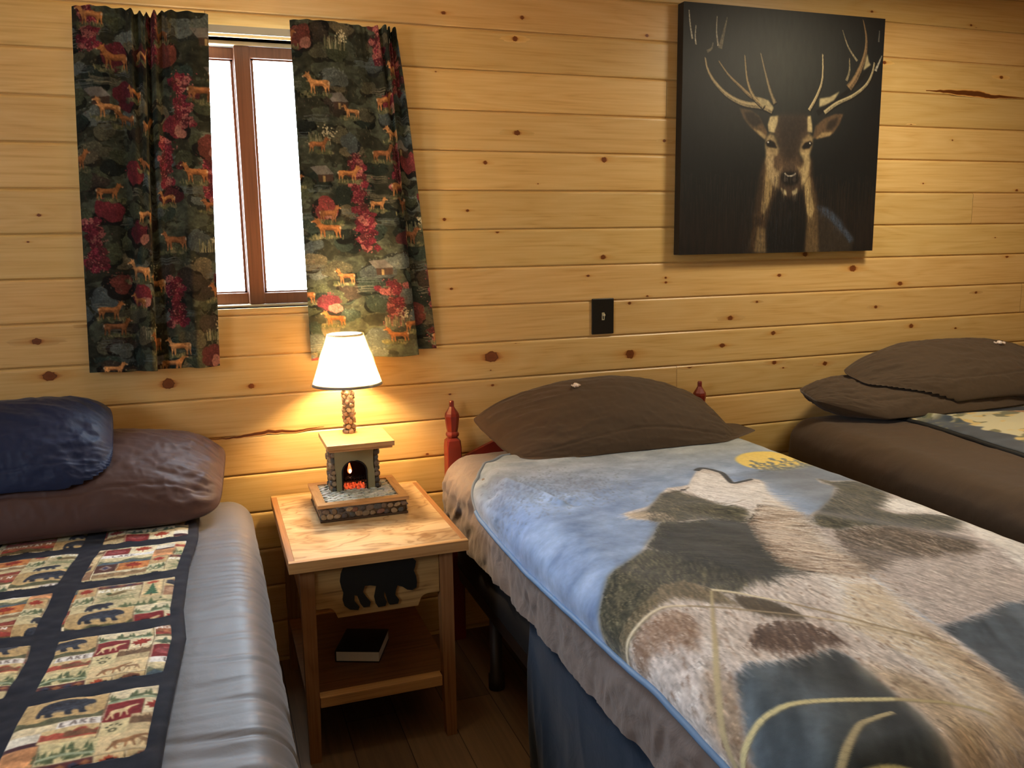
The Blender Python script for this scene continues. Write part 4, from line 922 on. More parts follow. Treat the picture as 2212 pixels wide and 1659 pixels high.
# body: arched front panel, stone flanks, dark firebox
fx0, fx1, fy0, fy1, fz0, fz1 = .338, .458, -.226, -.128, .640, .782
ax0, ax1 = .357, .433; acx = (ax0+ax1)/2; ar = (ax1-ax0)/2; az = .700
def arch(x0, x1, z): return [(x0, fz0)]+[(x0, z)]+[(acx-ar*math.cos(math.pi*i/14), z+ar*.92*math.sin(math.pi*i/14)) for i in range(1, 14)]+[(x1, z), (x1, fz0)]
plaster = plain('plaster_olive', rgb(150, 142, 104), .7, var=.12, vscale=40)
A = arch(ax0, ax1, az)
outer = [(fx0, fz0), (fx0, fz1), (fx1, fz1), (fx1, fz0)]
def panel(mb, y0, y1):
    """front panel with an arched opening, as quads between opening and outline"""
    n = len(A); out = []
    for (x, z) in A:
        t = (x-ax0)/(ax1-ax0)
        if z <= fz0+1e-6: out.append((fx0 if t < .5 else fx1, fz0))
        elif abs(z-az) < 1e-6: out.append((fx0 if t < .5 else fx1, az))
        else:
            ang = math.atan2(z-az, x-acx); kx = (fx1-fx0)/2/max(abs(math.cos(ang)), 1e-6); kz = (fz1-az)/max(math.sin(ang), 1e-6); k_ = min(kx, kz)
            out.append((acx+k_*math.cos(ang)*(1), az+k_*math.sin(ang)))
    # snap the outline corners in
    for sgn, X in ((-1, fx0), (1, fx1)):
        j = min(range(n), key=lambda i: abs(out[i][0]-X)+abs(out[i][1]-fz1)); out[j] = (X, fz1)
    vs = [(x, y0, z) for x, z in A]+[(x, y0, z) for x, z in out]+[(x, y1, z) for x, z in A]+[(x, y1, z) for x, z in out]
    fs = []
    for i in range(n-1):
        fs += [(i, i+1, n+i+1, n+i), (2*n+i, 3*n+i, 3*n+i+1, 2*n+i+1), (i, 2*n+i, 2*n+i+1, i+1), (n+i, n+i+1, 3*n+i+1, 3*n+i)]
    mb.add(vs, fs)
m_ = MB(); panel(m_, fy0, fy0+.010)
m_.box(fx0, fx1, fy1-.006, fy1, fz0, fz1); m_.box(fx0, fx0+.006, fy0+.0102, fy1-.0062, fz0, fz1); m_.box(fx1-.006, fx1, fy0+.0102, fy1-.0062, fz0, fz1); m_.box(fx0+.0062, fx1-.0062, fy0+.0102, fy1-.0062, fz1-.006, fz1)
kid(m_.build('chimney_breast', plaster), lamp)
blk = plain('soot_black', rgb(14, 12, 11), .8)
m_ = MB(); fb = .0062
m_.box(fx0+fb, fx1-fb, fy1-.010, fy1-fb-.0002, fz0, fz1-.007); m_.box(fx0+fb, fx0+fb+.002, fy0+.0105, fy1-.0102, fz0, fz1-.007); m_.box(fx1-fb-.002, fx1-fb, fy0+.0105, fy1-.0102, fz0, fz1-.007); m_.box(fx0+fb+.002, fx1-fb-.002, fy0+.0105, fy1-.0102, fz0, fz0+.001)
kid(m_.build('firebox', blk), lamp)
m_ = MB(); pts = [(x, fy0-.001, z) for x, z in A]; m_.tube(pts, .0022, 8); kid(m_.build('arch_rim', blk, smooth=True), lamp)
for (o_, nr, ux, W_), bx, X in ((((fx0-.012, fy0+.004, fz0), (-1, 0, 0), (0, 1, 0), .090), (fx0-.0125, fx0-.0002), fx0-.0065), (((fx1+.012, fy0+.004, fz0), (1, 0, 0), (0, 1, 0), .090), (fx1+.0002, fx1+.0125), fx1+.0065)):
    m_ = MB(); stones(m_, o_, ux, (0, 0, 1), nr, W_, fz1-fz0, .022, PAL, .007, .8)
    m_.box(bx[0], bx[1], fy0+.004, fy1-.002, fz0, fz1-.001, mortar)
    stones(m_, (X-.006, fy0+.004, fz0), (1, 0, 0), (0, 0, 1), (0, -1, 0), .012, fz1-fz0, .017, PAL, .004, 1)
    kid(m_.build('stone_flank', st_m, smooth=True, attr='print'), lamp)
# fire: emissive coals and bulb flame, wire grate
coal_m, nt, b = new_mat('glowing_coals')
n = tex_noise(nt, coords(nt), 130, 3); cr = ramp(nt, n, [(.35, (.25, .02, .008)), (.6, (1.0, .12, .03)), (.8, (1, .30, .12))])
nt.links.new(cr, b.inputs['Base Color']); nt.links.new(cr, b.inputs['Emission Color']); b.inputs['Emission Strength'].default_value = .8
m_ = MB()
for _ in range(34): m_.stone((rg.uniform(ax0+.004, ax1-.004), rg.uniform(-.214, -.165), fz0+.002), (0, 0, 1), (1, rg.uniform(-.5, .5), 0), rg.uniform(.004, .008), rg.uniform(.003, .006), rg.uniform(.006, .012), (0, 0, 0), 7, rg)
kid(m_.build('coals', coal_m, smooth=True), lamp)
fl_m, nt, b = new_mat('flame_red')
n = tex_noise(nt, coords(nt), 90, 2); cr = ramp(nt, n, [(.3, (1.0, .05, .01)), (.7, (1.0, .22, .05))])
nt.links.new(cr, b.inputs['Base Color']); nt.links.new(cr, b.inputs['Emission Color']); b.inputs['Emission Strength'].default_value = 3.0
m_ = MB(); c_ = (acx-.009, -.185)
m_.lathe([(.001, .684), (.0055, .688), (.0072, .694), (.0058, .702), (.0034, .711), (.0013, .720), (.0004, .726)], c_, 12); kid(m_.build('flame_bulb', fl_m, smooth=True), lamp)
fl2, nt, b = new_mat('flame_core')
n = tex_noise(nt, coords(nt), 90, 2); cr = ramp(nt, n, [(0, (1.0, .75, .45)), (1, (1, .85, .6))]); nt.links.new(cr, b.inputs['Emission Color']); b.inputs['Emission Strength'].default_value = 14
m_ = MB(); m_.lathe([(.0006, .688), (.0032, .690), (.0040, .694), (.003, .698), (.0006, .701)], (acx-.0085, -.1925), 10); o = kid(m_.build('flame_core', fl2, smooth=True), lamp)
m_ = MB()
for z in (.664, .676): m_.tube([(ax0+.004, -.212, z), (ax1-.004, -.212, z)], .0009, 6)
for i in range(9):
    x = ax0+.005+i*(ax1-ax0-.010)/8; m_.tube([(x, -.212, .656 if i not in (1, 7) else fz0+.001), (x, -.212, .682)], .0009, 6)
for i in range(4): m_.tube([(ax0+.010+i*.014, -.200, .672), (ax0+.026+i*.014, -.186, .674)], .0035, 7)
kid(m_.build('fire_grate', plain('iron_black', rgb(34, 30, 28), .4, .5)), lamp)
# mantel
m_ = MB(); mx0, mx1, my0, my1, mz = .303, .507, -.318, -.112, .810
m_.box(mx0, mx1, my0, my1, mz-.015, mz, bev=.0012); m_.box(mx0+.006, mx1-.006, my0+.006, my1-.006, mz-.0225, mz-.0152, bev=.001); m_.box(fx0-.006, fx1+.006, fy0-.006, my1-.012, fz1+.0002, mz-.0227)
kid(m_.build('mantel', lw), lamp)
# pebble column
LC = (.397, -.150)
m_ = MB(); m_.lathe([(.0135, mz), (.0135, .968)], LC, 14, mortar)
PALC = [(190, 166, 132), (150, 128, 104), (206, 186, 152), (164, 134, 110), (134, 112, 98), (180, 158, 130)]
z = mz+.008; r_ = 0
while z < .962:
    for k_ in range(5):
        a = r_+k_*2*math.pi/5+rg.uniform(-.2, .2); c = rg.choice(PALC); kk = rg.uniform(.85, 1.1); zz = z+rg.uniform(-.004, .004)
        m_.stone((LC[0]+.0125*math.cos(a), LC[1]+.0125*math.sin(a), zz), (math.cos(a), math.sin(a), rg.uniform(-.2, .2)), (-math.sin(a), math.cos(a), rg.uniform(-.5, .5)), rg.uniform(.0062, .0088), rg.uniform(.006, .009), rg.uniform(.007, .010), tuple(float(q)*kk for q in s2l(np.array(c)/255)), 8, rg)
    z += .0135; r_ += .63
kid(m_.build('pebble_column', st_m, smooth=True, attr='print'), lamp)
# socket, bulb, harp
SZ0, SZ1, SR0, SR1 = .966, 1.126, .109, .054
m_ = MB(); m_.lathe([(.012, .966), (.014, .970), (.014, .998), (.010, 1.002)], LC, 14); kid(m_.build('socket', plain('socket_brass', rgb(150, 120, 60), .3, .9), smooth=True), lamp)
bm_, nt, b = new_mat('bulb_glow'); n = tex_noise(nt, coords(nt), 20, 2); cr = ramp(nt, n, [(0, (1, .74, .42)), (1, (1, .80, .50))]); nt.links.new(cr, b.inputs['Emission Color']); b.inputs['Emission Strength'].default_value = 60
m_ = MB(); m_.lathe([(.008, 1.003), (.010, 1.006), (.016, 1.011), (.018, 1.016), (.014, 1.020), (.002, 1.022)], LC, 18)
bulb = kid(m_.build('bulb', bm_, smooth=True), lamp)
ld = bpy.data.lights.new('lamp_light', 'POINT'); ld.energy = 27; ld.color = (1.0, .68, .36); ld.shadow_soft_size = .036
lo = bpy.data.objects.new('lamp_light', ld); COL.objects.link(lo); lo.location = (LC[0], LC[1], 1.064)
shm, nt, b = new_mat('shade_linen'); nt.nodes.remove(b)
t1 = nt.nodes.new('ShaderNodeBsdfTranslucent'); d1 = nt.nodes.new('ShaderNodeBsdfDiffuse')
n = tex_noise(nt, coords(nt, (1, 1, .15)), 140, 3); cr = ramp(nt, n, [(.2, rgb(226, 206, 164)), (.8, rgb(244, 230, 196))])
nt.links.new(cr, t1.inputs[0]); nt.links.new(cr, d1.inputs[0])
mx = nt.nodes.new('ShaderNodeMixShader'); mx.inputs[0].default_value = .55; nt.links.new(t1.outputs[0], mx.inputs[1]); nt.links.new(d1.outputs[0], mx.inputs[2]); nt.links.new(mx.outputs[0], nt.nodes['Material Output'].inputs[0])
th = np.linspace(0, 2*math.pi, 97)[:-1]; zz = np.linspace(0, 1, 24)[:, None]
Rr = (SR0+(SR1-SR0)*zz)*(1+.0025*np.cos(th*48)[None, :])
P = np.stack([LC[0]+Rr*np.cos(th), LC[1]+Rr*np.sin(th), SZ0+(SZ1-SZ0)*zz+0*Rr], -1)
me = grid_mesh(P, True); me.name = 'lamp_shade'
kid(link('lamp_shade', me, shm), lamp)
slate = plain('trim_slate', rgb(122, 132, 142), .5)
for r_, z0 in ((SR0, SZ0), (SR1, SZ1-.006)):
    m_ = MB()
    k_ = (SR1-SR0)/(SZ1-SZ0)
    n_ = 64; vs = []
    for q, z in ((.0012, z0-.001), (.0012+k_*.007, z0+.007), (-.0006+k_*.007, z0+.007), (-.0006, z0-.001)):
        vs += [(LC[0]+(r_+q)*math.cos(2*math.pi*i/n_), LC[1]+(r_+q)*math.sin(2*math.pi*i/n_), z) for i in range(n_)]
    m_.add(vs, [(j*n_+i, j*n_+(i+1) % n_, ((j+1) % 4)*n_+(i+1) % n_, ((j+1) % 4)*n_+i) for j in range(4) for i in range(n_)])
    kid(m_.build('shade_trim', slate, smooth=True), lamp)
# the clear film still round the shade, with crumpled tail at the bottom
fm_, nt, b = new_mat('clear_film'); nt.nodes.remove(b)
t1 = nt.nodes.new('ShaderNodeBsdfTransparent'); g1 = nt.nodes.new('ShaderNodeBsdfGlossy'); g1.inputs['Roughness'].default_value = .08
fr = nt.nodes.new('ShaderNodeFresnel'); fr.inputs[0].default_value = 1.35
n = tex_noise(nt, coords(nt, (1, 1, .3)), 60, 3); bp = nt.nodes.new('ShaderNodeBump'); bp.inputs['Strength'].default_value = .6; bp.inputs['Distance'].default_value = .004; nt.links.new(n, bp.inputs['Height']); nt.links.new(bp.outputs[0], g1.inputs['Normal'])
mx = nt.nodes.new('ShaderNodeMixShader'); nt.links.new(fr.outputs[0], mx.inputs[0]); nt.links.new(t1.outputs[0], mx.inputs[1]); nt.links.new(g1.outputs[0], mx.inputs[2]); nt.links.new(mx.outputs[0], nt.nodes['Material Output'].inputs[0])
cr_ = .0022+.0016*np.sin(th*11)[None, :]*np.sin(zz*9+th*3)+.004*np.exp(-zz*12)*np.abs(np.sin(th*9+1))
R2 = (SR0+(SR1-SR0)*zz)+cr_+.0015
me = grid_mesh(np.stack([LC[0]+R2*np.cos(th), LC[1]+R2*np.sin(th), SZ0-.004+(SZ1-SZ0+.004)*zz+0*R2], -1), True); me.name = 'clear_wrap'
kid(link('clear_wrap', me, fm_), lamp)

# ================================================================== BEDS
def drape(A, B, w_, l_, top, R, dmax=9):
    """cloth coordinates -> position over a rounded slab: x 0..w_, y 0..-l_"""
    qx = np.clip(A, R, w_-R); qy = np.clip(B, -(l_-R), -R)
    dx = A-qx; dy = B-qy; d = np.hypot(dx, dy); dd = np.minimum(d, dmax)
    k = np.where(d > 1e-9, 1/np.maximum(d, 1e-9), 0)
    an = np.minimum(dd/R, math.pi/2)
    out = R*np.sin(an); drop = R*(1-np.cos(an))+np.maximum(dd-R*math.pi/2, 0)
    nx, ny = dx*k, dy*k
    X = qx+nx*out; Y = qy+ny*out; Z = top-drop
    # outward normal, for wrinkles
    sn, cs = np.sin(an), np.cos(an)
    N = np.stack([nx*sn, ny*sn, cs], -1)
    return np.stack([X, Y, Z], -1), N
def fitted(name, w_, l_, top, bot, R, mat, wr, n=(230, 330), parent=None, seed=1, extra=None):
    D = top-bot-R+R*math.pi/2
    a = np.linspace(-1, 1, n[0]); b_ = np.linspace(-1, 1, n[1])
    # cluster samples toward the sides
    UA, VB = np.meshgrid(a, b_)
    hw, hl = w_/2-R, l_/2-R
    ax = UA*(hw+D); by = VB*(hl+D)
    ex = np.maximum(np.abs(ax)-hw, 0); ey = np.maximum(np.abs(by)-hl, 0)
    m_ = np.maximum(ex, ey); h = np.hypot(ex, ey); s_ = np.where(h > 0, m_/np.maximum(h, 1e-9), 1)
    ax = np.sign(ax)*(np.minimum(np.abs(ax), hw)+ex*s_); by = np.sign(by)*(np.minimum(np.abs(by), hl)+ey*s_)
    P, N = drape(ax+w_/2, by-l_/2, w_, l_, top, R)
    P = P+N*wr(P, ax+w_/2, by-l_/2)[..., None]
    if extra: P = extra(P, ax+w_/2, by-l_/2)
    me = grid_mesh(P); me.name = name
    return link(name, me, mat, parent)
def ridged(X, Y, s, o=3):
    return 1-np.abs(2*vnoise(X, Y, s, o)-1)
sheet_m = cloth_mat('sheet_taupe', rgb(122, 110, 105), rough=.55, sheen=.15, spec=.3, fold=.22)
sheet1_m = cloth_mat('sheet_grey_taupe', rgb(96, 93, 95), rough=.5, sheen=.2, spec=.35, fold=.06)
sheet3_m = cloth_mat('sheet_brown', rgb(78, 62, 46), rough=.7, sheen=.1, spec=.2, fold=.10)
dark_m = plain('bed_base_black', rgb(26, 25, 26), .8)
darkw = plain('bed_rail_dark', rgb(44, 32, 26), .5)

def bed(label, loc, rz, w_, l_, top, bot, R, mat, wr, seed, head=None, extra=None):
    e = empty('bed', label, 'bed', loc); e.rotation_euler.z = rz
    fitted('fitted_sheet', w_, l_, top, bot, R, mat, wr, parent=e, seed=seed, extra=extra)
    m_ = MB(); m_.box(.045, w_-.045, -(l_-.05), -.045, bot-.012, top-.045, bev=.02); m_.build('mattress', plain('ticking', rgb(200, 196, 186), .9), e)
    m_ = MB(); m_.box(.03, w_-.03, -(l_-.04), -.03, bot-.16, bot-.013, bev=.012); m_.build('box_spring', dark_m, e)
    m_ = MB(); z0, z1 = bot-.20, bot-.155
    m_.box(.035, .06, -(l_-.05), -.04, z0, z1); m_.box(w_-.06, w_-.035, -(l_-.05), -.04, z0, z1)
    m_.box(.062, w_-.062, -.07, -.045, z0, z1); m_.box(.062, w_-.062, -(l_-.05), -(l_-.075), z0, z1)
    m_.build('bed_frame', darkw, e)
    for x in (.06, w_-.06):
        for y in (-.36, -(l_-.30)):
            m_ = MB(); m_.lathe([(.020, 0), (.026, .004), (.026, .05), (.020, .055), (.020, z0)], (x, y), 14); m_.build('leg', darkw, e, True)
    return e

# ---- middle bed
BX, BY, BW, BL, BT = .722, -.075, 1.078, 1.965, .694
def wr2(P, a, b):
    z = (BT-P[..., 2]); side = np.clip(z/.09, 0, 1)
    fold = ridged(b*9+3*vnoise(a*3, b*3, 5, 2), P[..., 2]*5+b*2.2, 3, 4)
    fold2 = ridged(b*26+P[..., 2]*9, P[..., 2]*9, 8, 3)
    hd = np.exp(-((b+.16)/.20)**2)*np.clip(1-(a-.0)/.35, 0, 1)
    cov = np.where((a < .3) & (b < -.34), np.clip((.585-P[..., 2])/.03, 0, 1), 1.0)
    return cov*(side*((fold-.6)*.022+(fold2-.6)*.007)+hd*side*(.012+.026*(ridged(b*17+a*6, a*7+P[..., 2]*6, 14, 3)-.5))+(1-side)*.004*(ridged(a*9, b*9, 6, 3)-.5)+hd*(1-side)*.010*(ridged(a*10+b*6, b*8, 16, 3)-.5))
def ex2(P, a, b):
    z = P[..., 2]; low = np.clip((.60-z)/.16, 0, 1)
    P = P.copy(); P[..., 2] += low*.016*(vnoise(b*6, a*0, 22, 3)-.5)
    return P
b2 = bed('middle twin bed with a red turned-post headboard, made up with a taupe fitted sheet', (BX, BY, 0), 0, BW, BL, BT, .445, .090, sheet_m, wr2, 1, extra=ex2)
red = plain('red_enamel', rgb(122, 38, 28), .32, var=.14, vscale=25)
brz = Vector(b2.location)
def post(x):
    m_ = MB(); c = (x-BX, -.045-BY); h_ = .0255
    # square shaft with chamfered corners, then turned top
    def sq(r, z, ch): return [(c[0]+sx, c[1]+sy, z) for sx, sy in ((r-ch, -r), (r, -r+ch), (r, r-ch), (r-ch, r), (-r+ch, r), (-r, r-ch), (-r, -r+ch), (-r+ch, -r))]
    rows = [sq(h_, 0, .003), sq(h_, .705, .003), sq(h_*.94, .728, .006), sq(h_*.62, .738, .009)]
    for r, z in ((.020, .742), (.0215, .748), (.020, .754), (.0165, .758), (.019, .770), (.0225, .800), (.0235, .812), (.0215, .822), (.012, .838), (.0078, .846), (.0078, .862), (.006, .866)): rows.append(sq(r, z, r*.585))
    vs = [p for r in rows for p in r]; n = 8
    fs = [(i*n+k, i*n+(k+1) % n, (i+1)*n+(k+1) % n, (i+1)*n+k) for i in range(len(rows)-1) for k in range(n)]+[tuple(range(n)), tuple((len(rows)-1)*n+k for k in range(n))]
    m_.add(vs, fs); return m_
# posts and rails are children of the headboard
hb = MB()
def rail(x):      # crest height
    t = (x-.765)/(1.742-.765); return .652+.118*math.sin(math.pi*min(max((t-.02)/.96, 0), 1))**.8
N_ = 40; xs = [.789+(1.718-.789)*i/N_ for i in range(N_+1)]
poly = [(x-BX, rail(x)) for x in xs]+[(x-BX, .42) for x in reversed(xs)]
hb.prism(poly, -.054-BY, -.036-BY)
hbo = hb.build('headboard', red, b2); hbo['label'] = 'red arched headboard'
for x in (.764, 1.743):
    p = post(x).build('post', red, hbo)
# blue bed skirt
sk, nt, bb = None, None, None
skm = cloth_mat('skirt_blue', rgb(14, 38, 60), rough=.75, sheen=.1, spec=.3, fold=.1)
y = np.linspace(-.79, -(BL-.02), 300)[None, :]; zz = np.linspace(0, 1, 60)[:, None]
Z = .46-.445*zz+.012*zz*np.sin(y*9); s_ = ridged(y*6+.4*zz, 0*y+zz*.9, 41, 3)-.5
X = .018-.010*zz-.050*zz**1.3*s_-.03*zz*np.clip((-y-1.25)/.3, 0, 1)*(1+np.sin(y*11))*.5
me = grid_mesh(np.stack([X, y+0*zz, Z+0*y], -1)); me.name = 'bed_skirt'
o = link('bed_skirt', me, skm, b2); o['label'] = 'dark blue hanging bed skirt'
md = o.modifiers.new('t', 'SOLIDIFY'); md.thickness = .002

# ---- left bed
B1X, B1W, B1T, B1L = -1.0, 1.086, .618, 1.97
def wr1(P, a, b):
    z = B1T-P[..., 2]; rt = np.clip((a-.80)/.2, 0, 1)
    f = ridged(b*34+3*a+1.5*vnoise(a*4, b*4, 9, 2), a*2.2, 12, 3)
    return rt*(f-.6)*.010*np.clip((-b-.22)*4, .15, 1)+.004*(vnoise(a*5, b*5, 3, 3)-.5)
b1 = bed('left bed beside the nightstand, with a smooth grey-taupe fitted sheet', (B1X, -.06, 0), 0, B1W, B1L, B1T, .34, .075, sheet1_m, wr1, 2)
m_ = MB()
# ---- right bed
B3T = .715; B3 = (2.085, -.09, 0); B3R = math.radians(-4.6)
def wr3(P, a, b):
    return .010*(vnoise(a*4, b*4, 33, 3)-.5)+.006*(ridged(b*8+P[..., 2]*6, a*8, 34, 3)-.5)
b3 = bed('right bed against the far part of the wall, with a dark brown fitted sheet', B3, B3R, 1.30, 1.95, B3T, .42, .09, sheet3_m, wr3, 3)

# ================================================================== WOLF BLANKET
def Wp(k): return [(x-CU0, -y-CV0) for x, y in mm(k)]
CU0, CV0 = .55, .12
cv = Canvas(1.52, 2.16, .0028, (126, 142, 166))
random.seed(21); r = np.random.default_rng(21)
U, V = cv.U, cv.V
hz = np.clip((V-.08)/.55, 0, 1)[..., None]; cl = vnoise(U*3.2, V*6, 1, 5)[..., None]; cl2 = vnoise(U*11, V*20, 2, 4)[..., None]
cv.img = (np.array((140, 143, 138))*(1-hz)+np.array((116, 138, 174))*hz)/255*(.86+.28*cl)
cv.img = cv.img*1.10+((cl2-.5)*.24)*np.array((1, 1, .92))+((vnoise(U*34, V*40, 91, 3)[..., None]-.5)*.12)
gy = np.clip((U-.75)/.5, 0, 1)[..., None]*(1-hz)
cv.img = cv.img*(1-.35*gy)+np.array((138, 140, 122))/255*.35*gy
# distant woods left of the wolf, dim grey strokes
n = 9000; X = r.uniform(0, .62, n); Y = r.uniform(.30, .80, n); d = np.exp(-(((X-.33)/.17)**2+((Y-.52)/.12)**2)); g = r.random(n) < d
X, Y = X[g], Y[g]; n = len(X); cc = np.array((98, 108, 124))/255*r.uniform(.85, 1.5, (n, 1))
cv.strokes(X, Y, r.normal(-1.2, .25, n), r.uniform(.006, .02, n), np.clip(cc, 0, 1), 2, .5)
# moon and treetops
mc = (1.655-CU0, .632-CV0)
cv.ell(mc[0], mc[1], .117, .122, (226, 200, 104), rag=.0, n=60, soft=.002)
fade = Canvas(.01, .01, .01, (0, 0, 0))
hzm = np.clip((V-(mc[1]+.045))/.06, 0, 1)*np.exp(-((U-mc[0])/.2)**4); hzm = hzm[..., None]
cv.img = cv.img*(1-hzm)+(np.array((112, 122, 136))/255*(.85+.3*cl2))*hzm
for tx, ty, th_ in ((-.062, .02, .09), (-.02, .045, .06), (.012, .01, .10), (.045, .035, .075), (.075, .055, .06), (-.09, .06, .05), (-.045, .06, .06), (.10, .07, .05)):
    for q in range(46):
        t = random.random(); wd = t*.026+.003; x = mc[0]+tx+random.uniform(-wd, wd); y = mc[1]+ty-.055+t*(th_+.045)
        cv.ell(x, y, .0055, .0045, (92, 102, 108), n=7, rag=.3, op=.75)
ord_ = [('dkblue2', (74, 86, 98), .004), ('dkblue1', (76, 88, 98), .004), ('dkblack', (50, 55, 56), .02),
        ('wolf2', (182, 170, 162), .003), ('w2brown', (134, 122, 112), .03), ('w2dark', (76, 78, 68), .008), ('w2white', (228, 222, 214), .008),
        ('wolf1', (200, 188, 176), .003), ('chest_white', (236, 232, 226), .02), ('leg_white', (222, 215, 200), .012), ('leg_brown', (168, 144, 112), .012), ('leg_brown2', (170, 148, 116), .02), ('neck_brown', (164, 146, 126), .02),
        ('back_mid', (108, 100, 84), .012), ('back_dark', (66, 68, 55), .010), ('band_dark', (70, 66, 56), .006), ('neck_dark', (72, 72, 56), .012), ('neck_green', (108, 104, 76), .014), ('head_dark', (84, 80, 62), .006), ('muzzle_lt', (222, 214, 204), .005), ('ear_in', (176, 158, 132), .003),
        ('spot1', (166, 148, 134), .03), ('spot2', (170, 150, 134), .024), ('legdark1', (150, 126, 98), .012), ('legdark2', (134, 112, 86), .010)]
for i, (k_, c, so) in enumerate(ord_):
    if i > 2: c = (c[0]*.975, c[1]*1.0, min(255, c[2]*1.045))
    cv.poly(Wp(k_), c, tex=.10, freq=60, soft=so, seed=i)
# snow-grass streaks in the blue patches
for k_ in ('dkblue1', 'dkblue2'):
    m, sl = cv.mask(Wp(k_)); M = np.zeros((cv.h, cv.w)); M[sl] = m
    st = vnoise(U*26+V*16, V*5-U*3, 7, 4); bl = np.clip((st-.5)*3, -1, 1)[..., None]*M[..., None]
    cv.img = np.clip(cv.img*(1+.30*bl), 0, 1)
# dark cold streaks
# fur: direction follows the body, colour follows what lies beneath
def fur(poly, n, ctrl, L0, L1, br, seed, wd=1, edge=0.0):
    rr = np.random.default_rng(seed); P = np.array(Wp(poly))
    m, sl = cv.mask(Wp(poly)); M = np.zeros((cv.h, cv.w)); M[sl] = m
    X = rr.uniform(P[:, 0].min(), P[:, 0].max(), n*2); Y = rr.uniform(P[:, 1].min(), P[:, 1].max(), n*2)
    xi = np.clip((X/cv.px).astype(int), 0, cv.w-1); yi = np.clip((Y/cv.px).astype(int), 0, cv.h-1)
    g = (M[yi, xi] > .5) & (X < cv.w*cv.px) & (Y < cv.h*cv.px); X, Y = X[g][:n], Y[g][:n]
    C = np.array([(x-CU0, -y-CV0) for x, y, _, _ in ctrl]); Dv = np.array([(a, -b) for _, _, a, b in ctrl], float)
    w_ = 1/(((X[:, None]-C[:, 0])**2+(Y[:, None]-C[:, 1])**2)+.004)
    d = (w_[..., None]*Dv).sum(1); ang = np.arctan2(d[:, 1], d[:, 0])+rr.normal(0, .16, len(X))
    base = cv.at(X, Y); k_ = np.clip(rr.normal(1, br, (len(X), 1)), .45, 1.7)
    cv.strokes(X, Y, ang, rr.uniform(L0, L1, len(X)), np.clip(base*k_, 0, 1), wd, .55)
# control vectors: world position (x, y) and the way the hair lies (dx, dy)
c1 = [(1.00, -.93, -1, .05), (1.15, -.90, -.5, -.8), (1.25, -1.05, .6, -.7), (1.10, -1.20, -.2, -1), (1.45, -1.00, .9, -.5), (1.35, -.80, .5, -.6), (1.55, -1.25, .4, -1), (1.30, -1.45, .1, -1), (.95, -1.45, -.3, -1), (1.6, -1.6, .2, -1), (1.45, -.75, .4, -.4)]
fur('wolf1', 30000, c1, .006, .022, .20, 1)
fur('wolf1', 12000, c1, .016, .040, .26, 2)
c2 = [(1.75, -.95, .6, -.6), (1.62, -1.05, -.2, -1), (1.8, -1.2, .5, -.8), (1.7, -1.35, .2, -1)]
fur('wolf2', 16000, c2, .006, .024, .22, 8); fur('wolf2', 6000, c2, .014, .034, .28, 9)
def tuft(poly, n, ctrl, L0, L1, cols, seed, op=.6, wd=1):
    """long guard hairs in their own colours that run past the patch they grow from"""
    rr = np.random.default_rng(seed); P = np.array(Wp(poly)); m, sl = cv.mask(Wp(poly)); M = np.zeros((cv.h, cv.w)); M[sl] = m
    X = rr.uniform(P[:, 0].min(), P[:, 0].max(), n*3); Y = rr.uniform(P[:, 1].min(), P[:, 1].max(), n*3)
    xi = np.clip((X/cv.px).astype(int), 0, cv.w-1); yi = np.clip((Y/cv.px).astype(int), 0, cv.h-1)
    g = (M[yi, xi] > .5) & (X < cv.w*cv.px) & (Y < cv.h*cv.px); X, Y = X[g][:n], Y[g][:n]
    C = np.array([(x-CU0, -y-CV0) for x, y, _, _ in ctrl]); Dv = np.array([(a, -b) for _, _, a, b in ctrl], float)
    w_ = 1/(((X[:, None]-C[:, 0])**2+(Y[:, None]-C[:, 1])**2)+.004)
    d = (w_[..., None]*Dv).sum(1); ang = np.arctan2(d[:, 1], d[:, 0])+rr.normal(0, .22, len(X))
    cc = np.array(cols)[rr.integers(0, len(cols), len(X))]/255*rr.uniform(.8, 1.2, (len(X), 1))
    cv.strokes(X, Y, ang, rr.uniform(L0, L1, len(X)), np.clip(cc, 0, 1), wd, op)
DKG = [(42, 44, 38), (62, 62, 50), (30, 32, 30), (96, 92, 70), (138, 130, 102), (50, 52, 44)]
c3 = [(1.05, -1.0, -.5, -.9), (1.15, -.98, .1, -1), (1.30, -.95, .9, -.4), (1.35, -1.05, .9, -.6), (1.20, -1.12, .5, -.9), (1.05, -1.25, -.4, -1), (.95, -1.35, -.6, -.8), (1.25, -.86, .9, -.1)]
tuft('neck_dark', 5200, c3, .025, .075, DKG, 31, .6); tuft('back_dark', 5200, c3, .015, .045, DKG, 32, .7); tuft('neck_green', 1400, c3, .012, .035, [(150, 144, 108), (116, 110, 78), (60, 60, 46)], 50, .7); tuft('neck_dark', 1500, c3, .04, .10, DKG[:3], 51, .85); tuft('neck_brown', 1300, [(1.3, -.95, 1, -.45), (1.45, -1.1, 1, -.6), (1.5, -1.3, .7, -.8)], .03, .09, DKG[:3]+[(84, 66, 54)], 52, .75); tuft('neck_brown', 2600, [(1.3, -.95, 1, -.45), (1.45, -1.1, 1, -.6), (1.5, -1.3, .7, -.8)], .02, .07, [(70, 62, 52), (96, 78, 62), (58, 52, 44)], 53, .8); tuft('neck_dark', 900, [(1.3, -.95, 1, -.45), (1.45, -1.1, 1, -.6)], .06, .14, DKG[:3], 54, .9); tuft('head_dark', 1300, c3, .008, .024, DKG, 33, .6)
tuft('neck_brown', 2600, [(1.3, -.95, 1, -.45), (1.45, -1.1, 1, -.6), (1.5, -1.3, .7, -.8)], .03, .075, [(112, 92, 74), (92, 76, 62), (150, 128, 108), (220, 210, 196)], 34, .55)
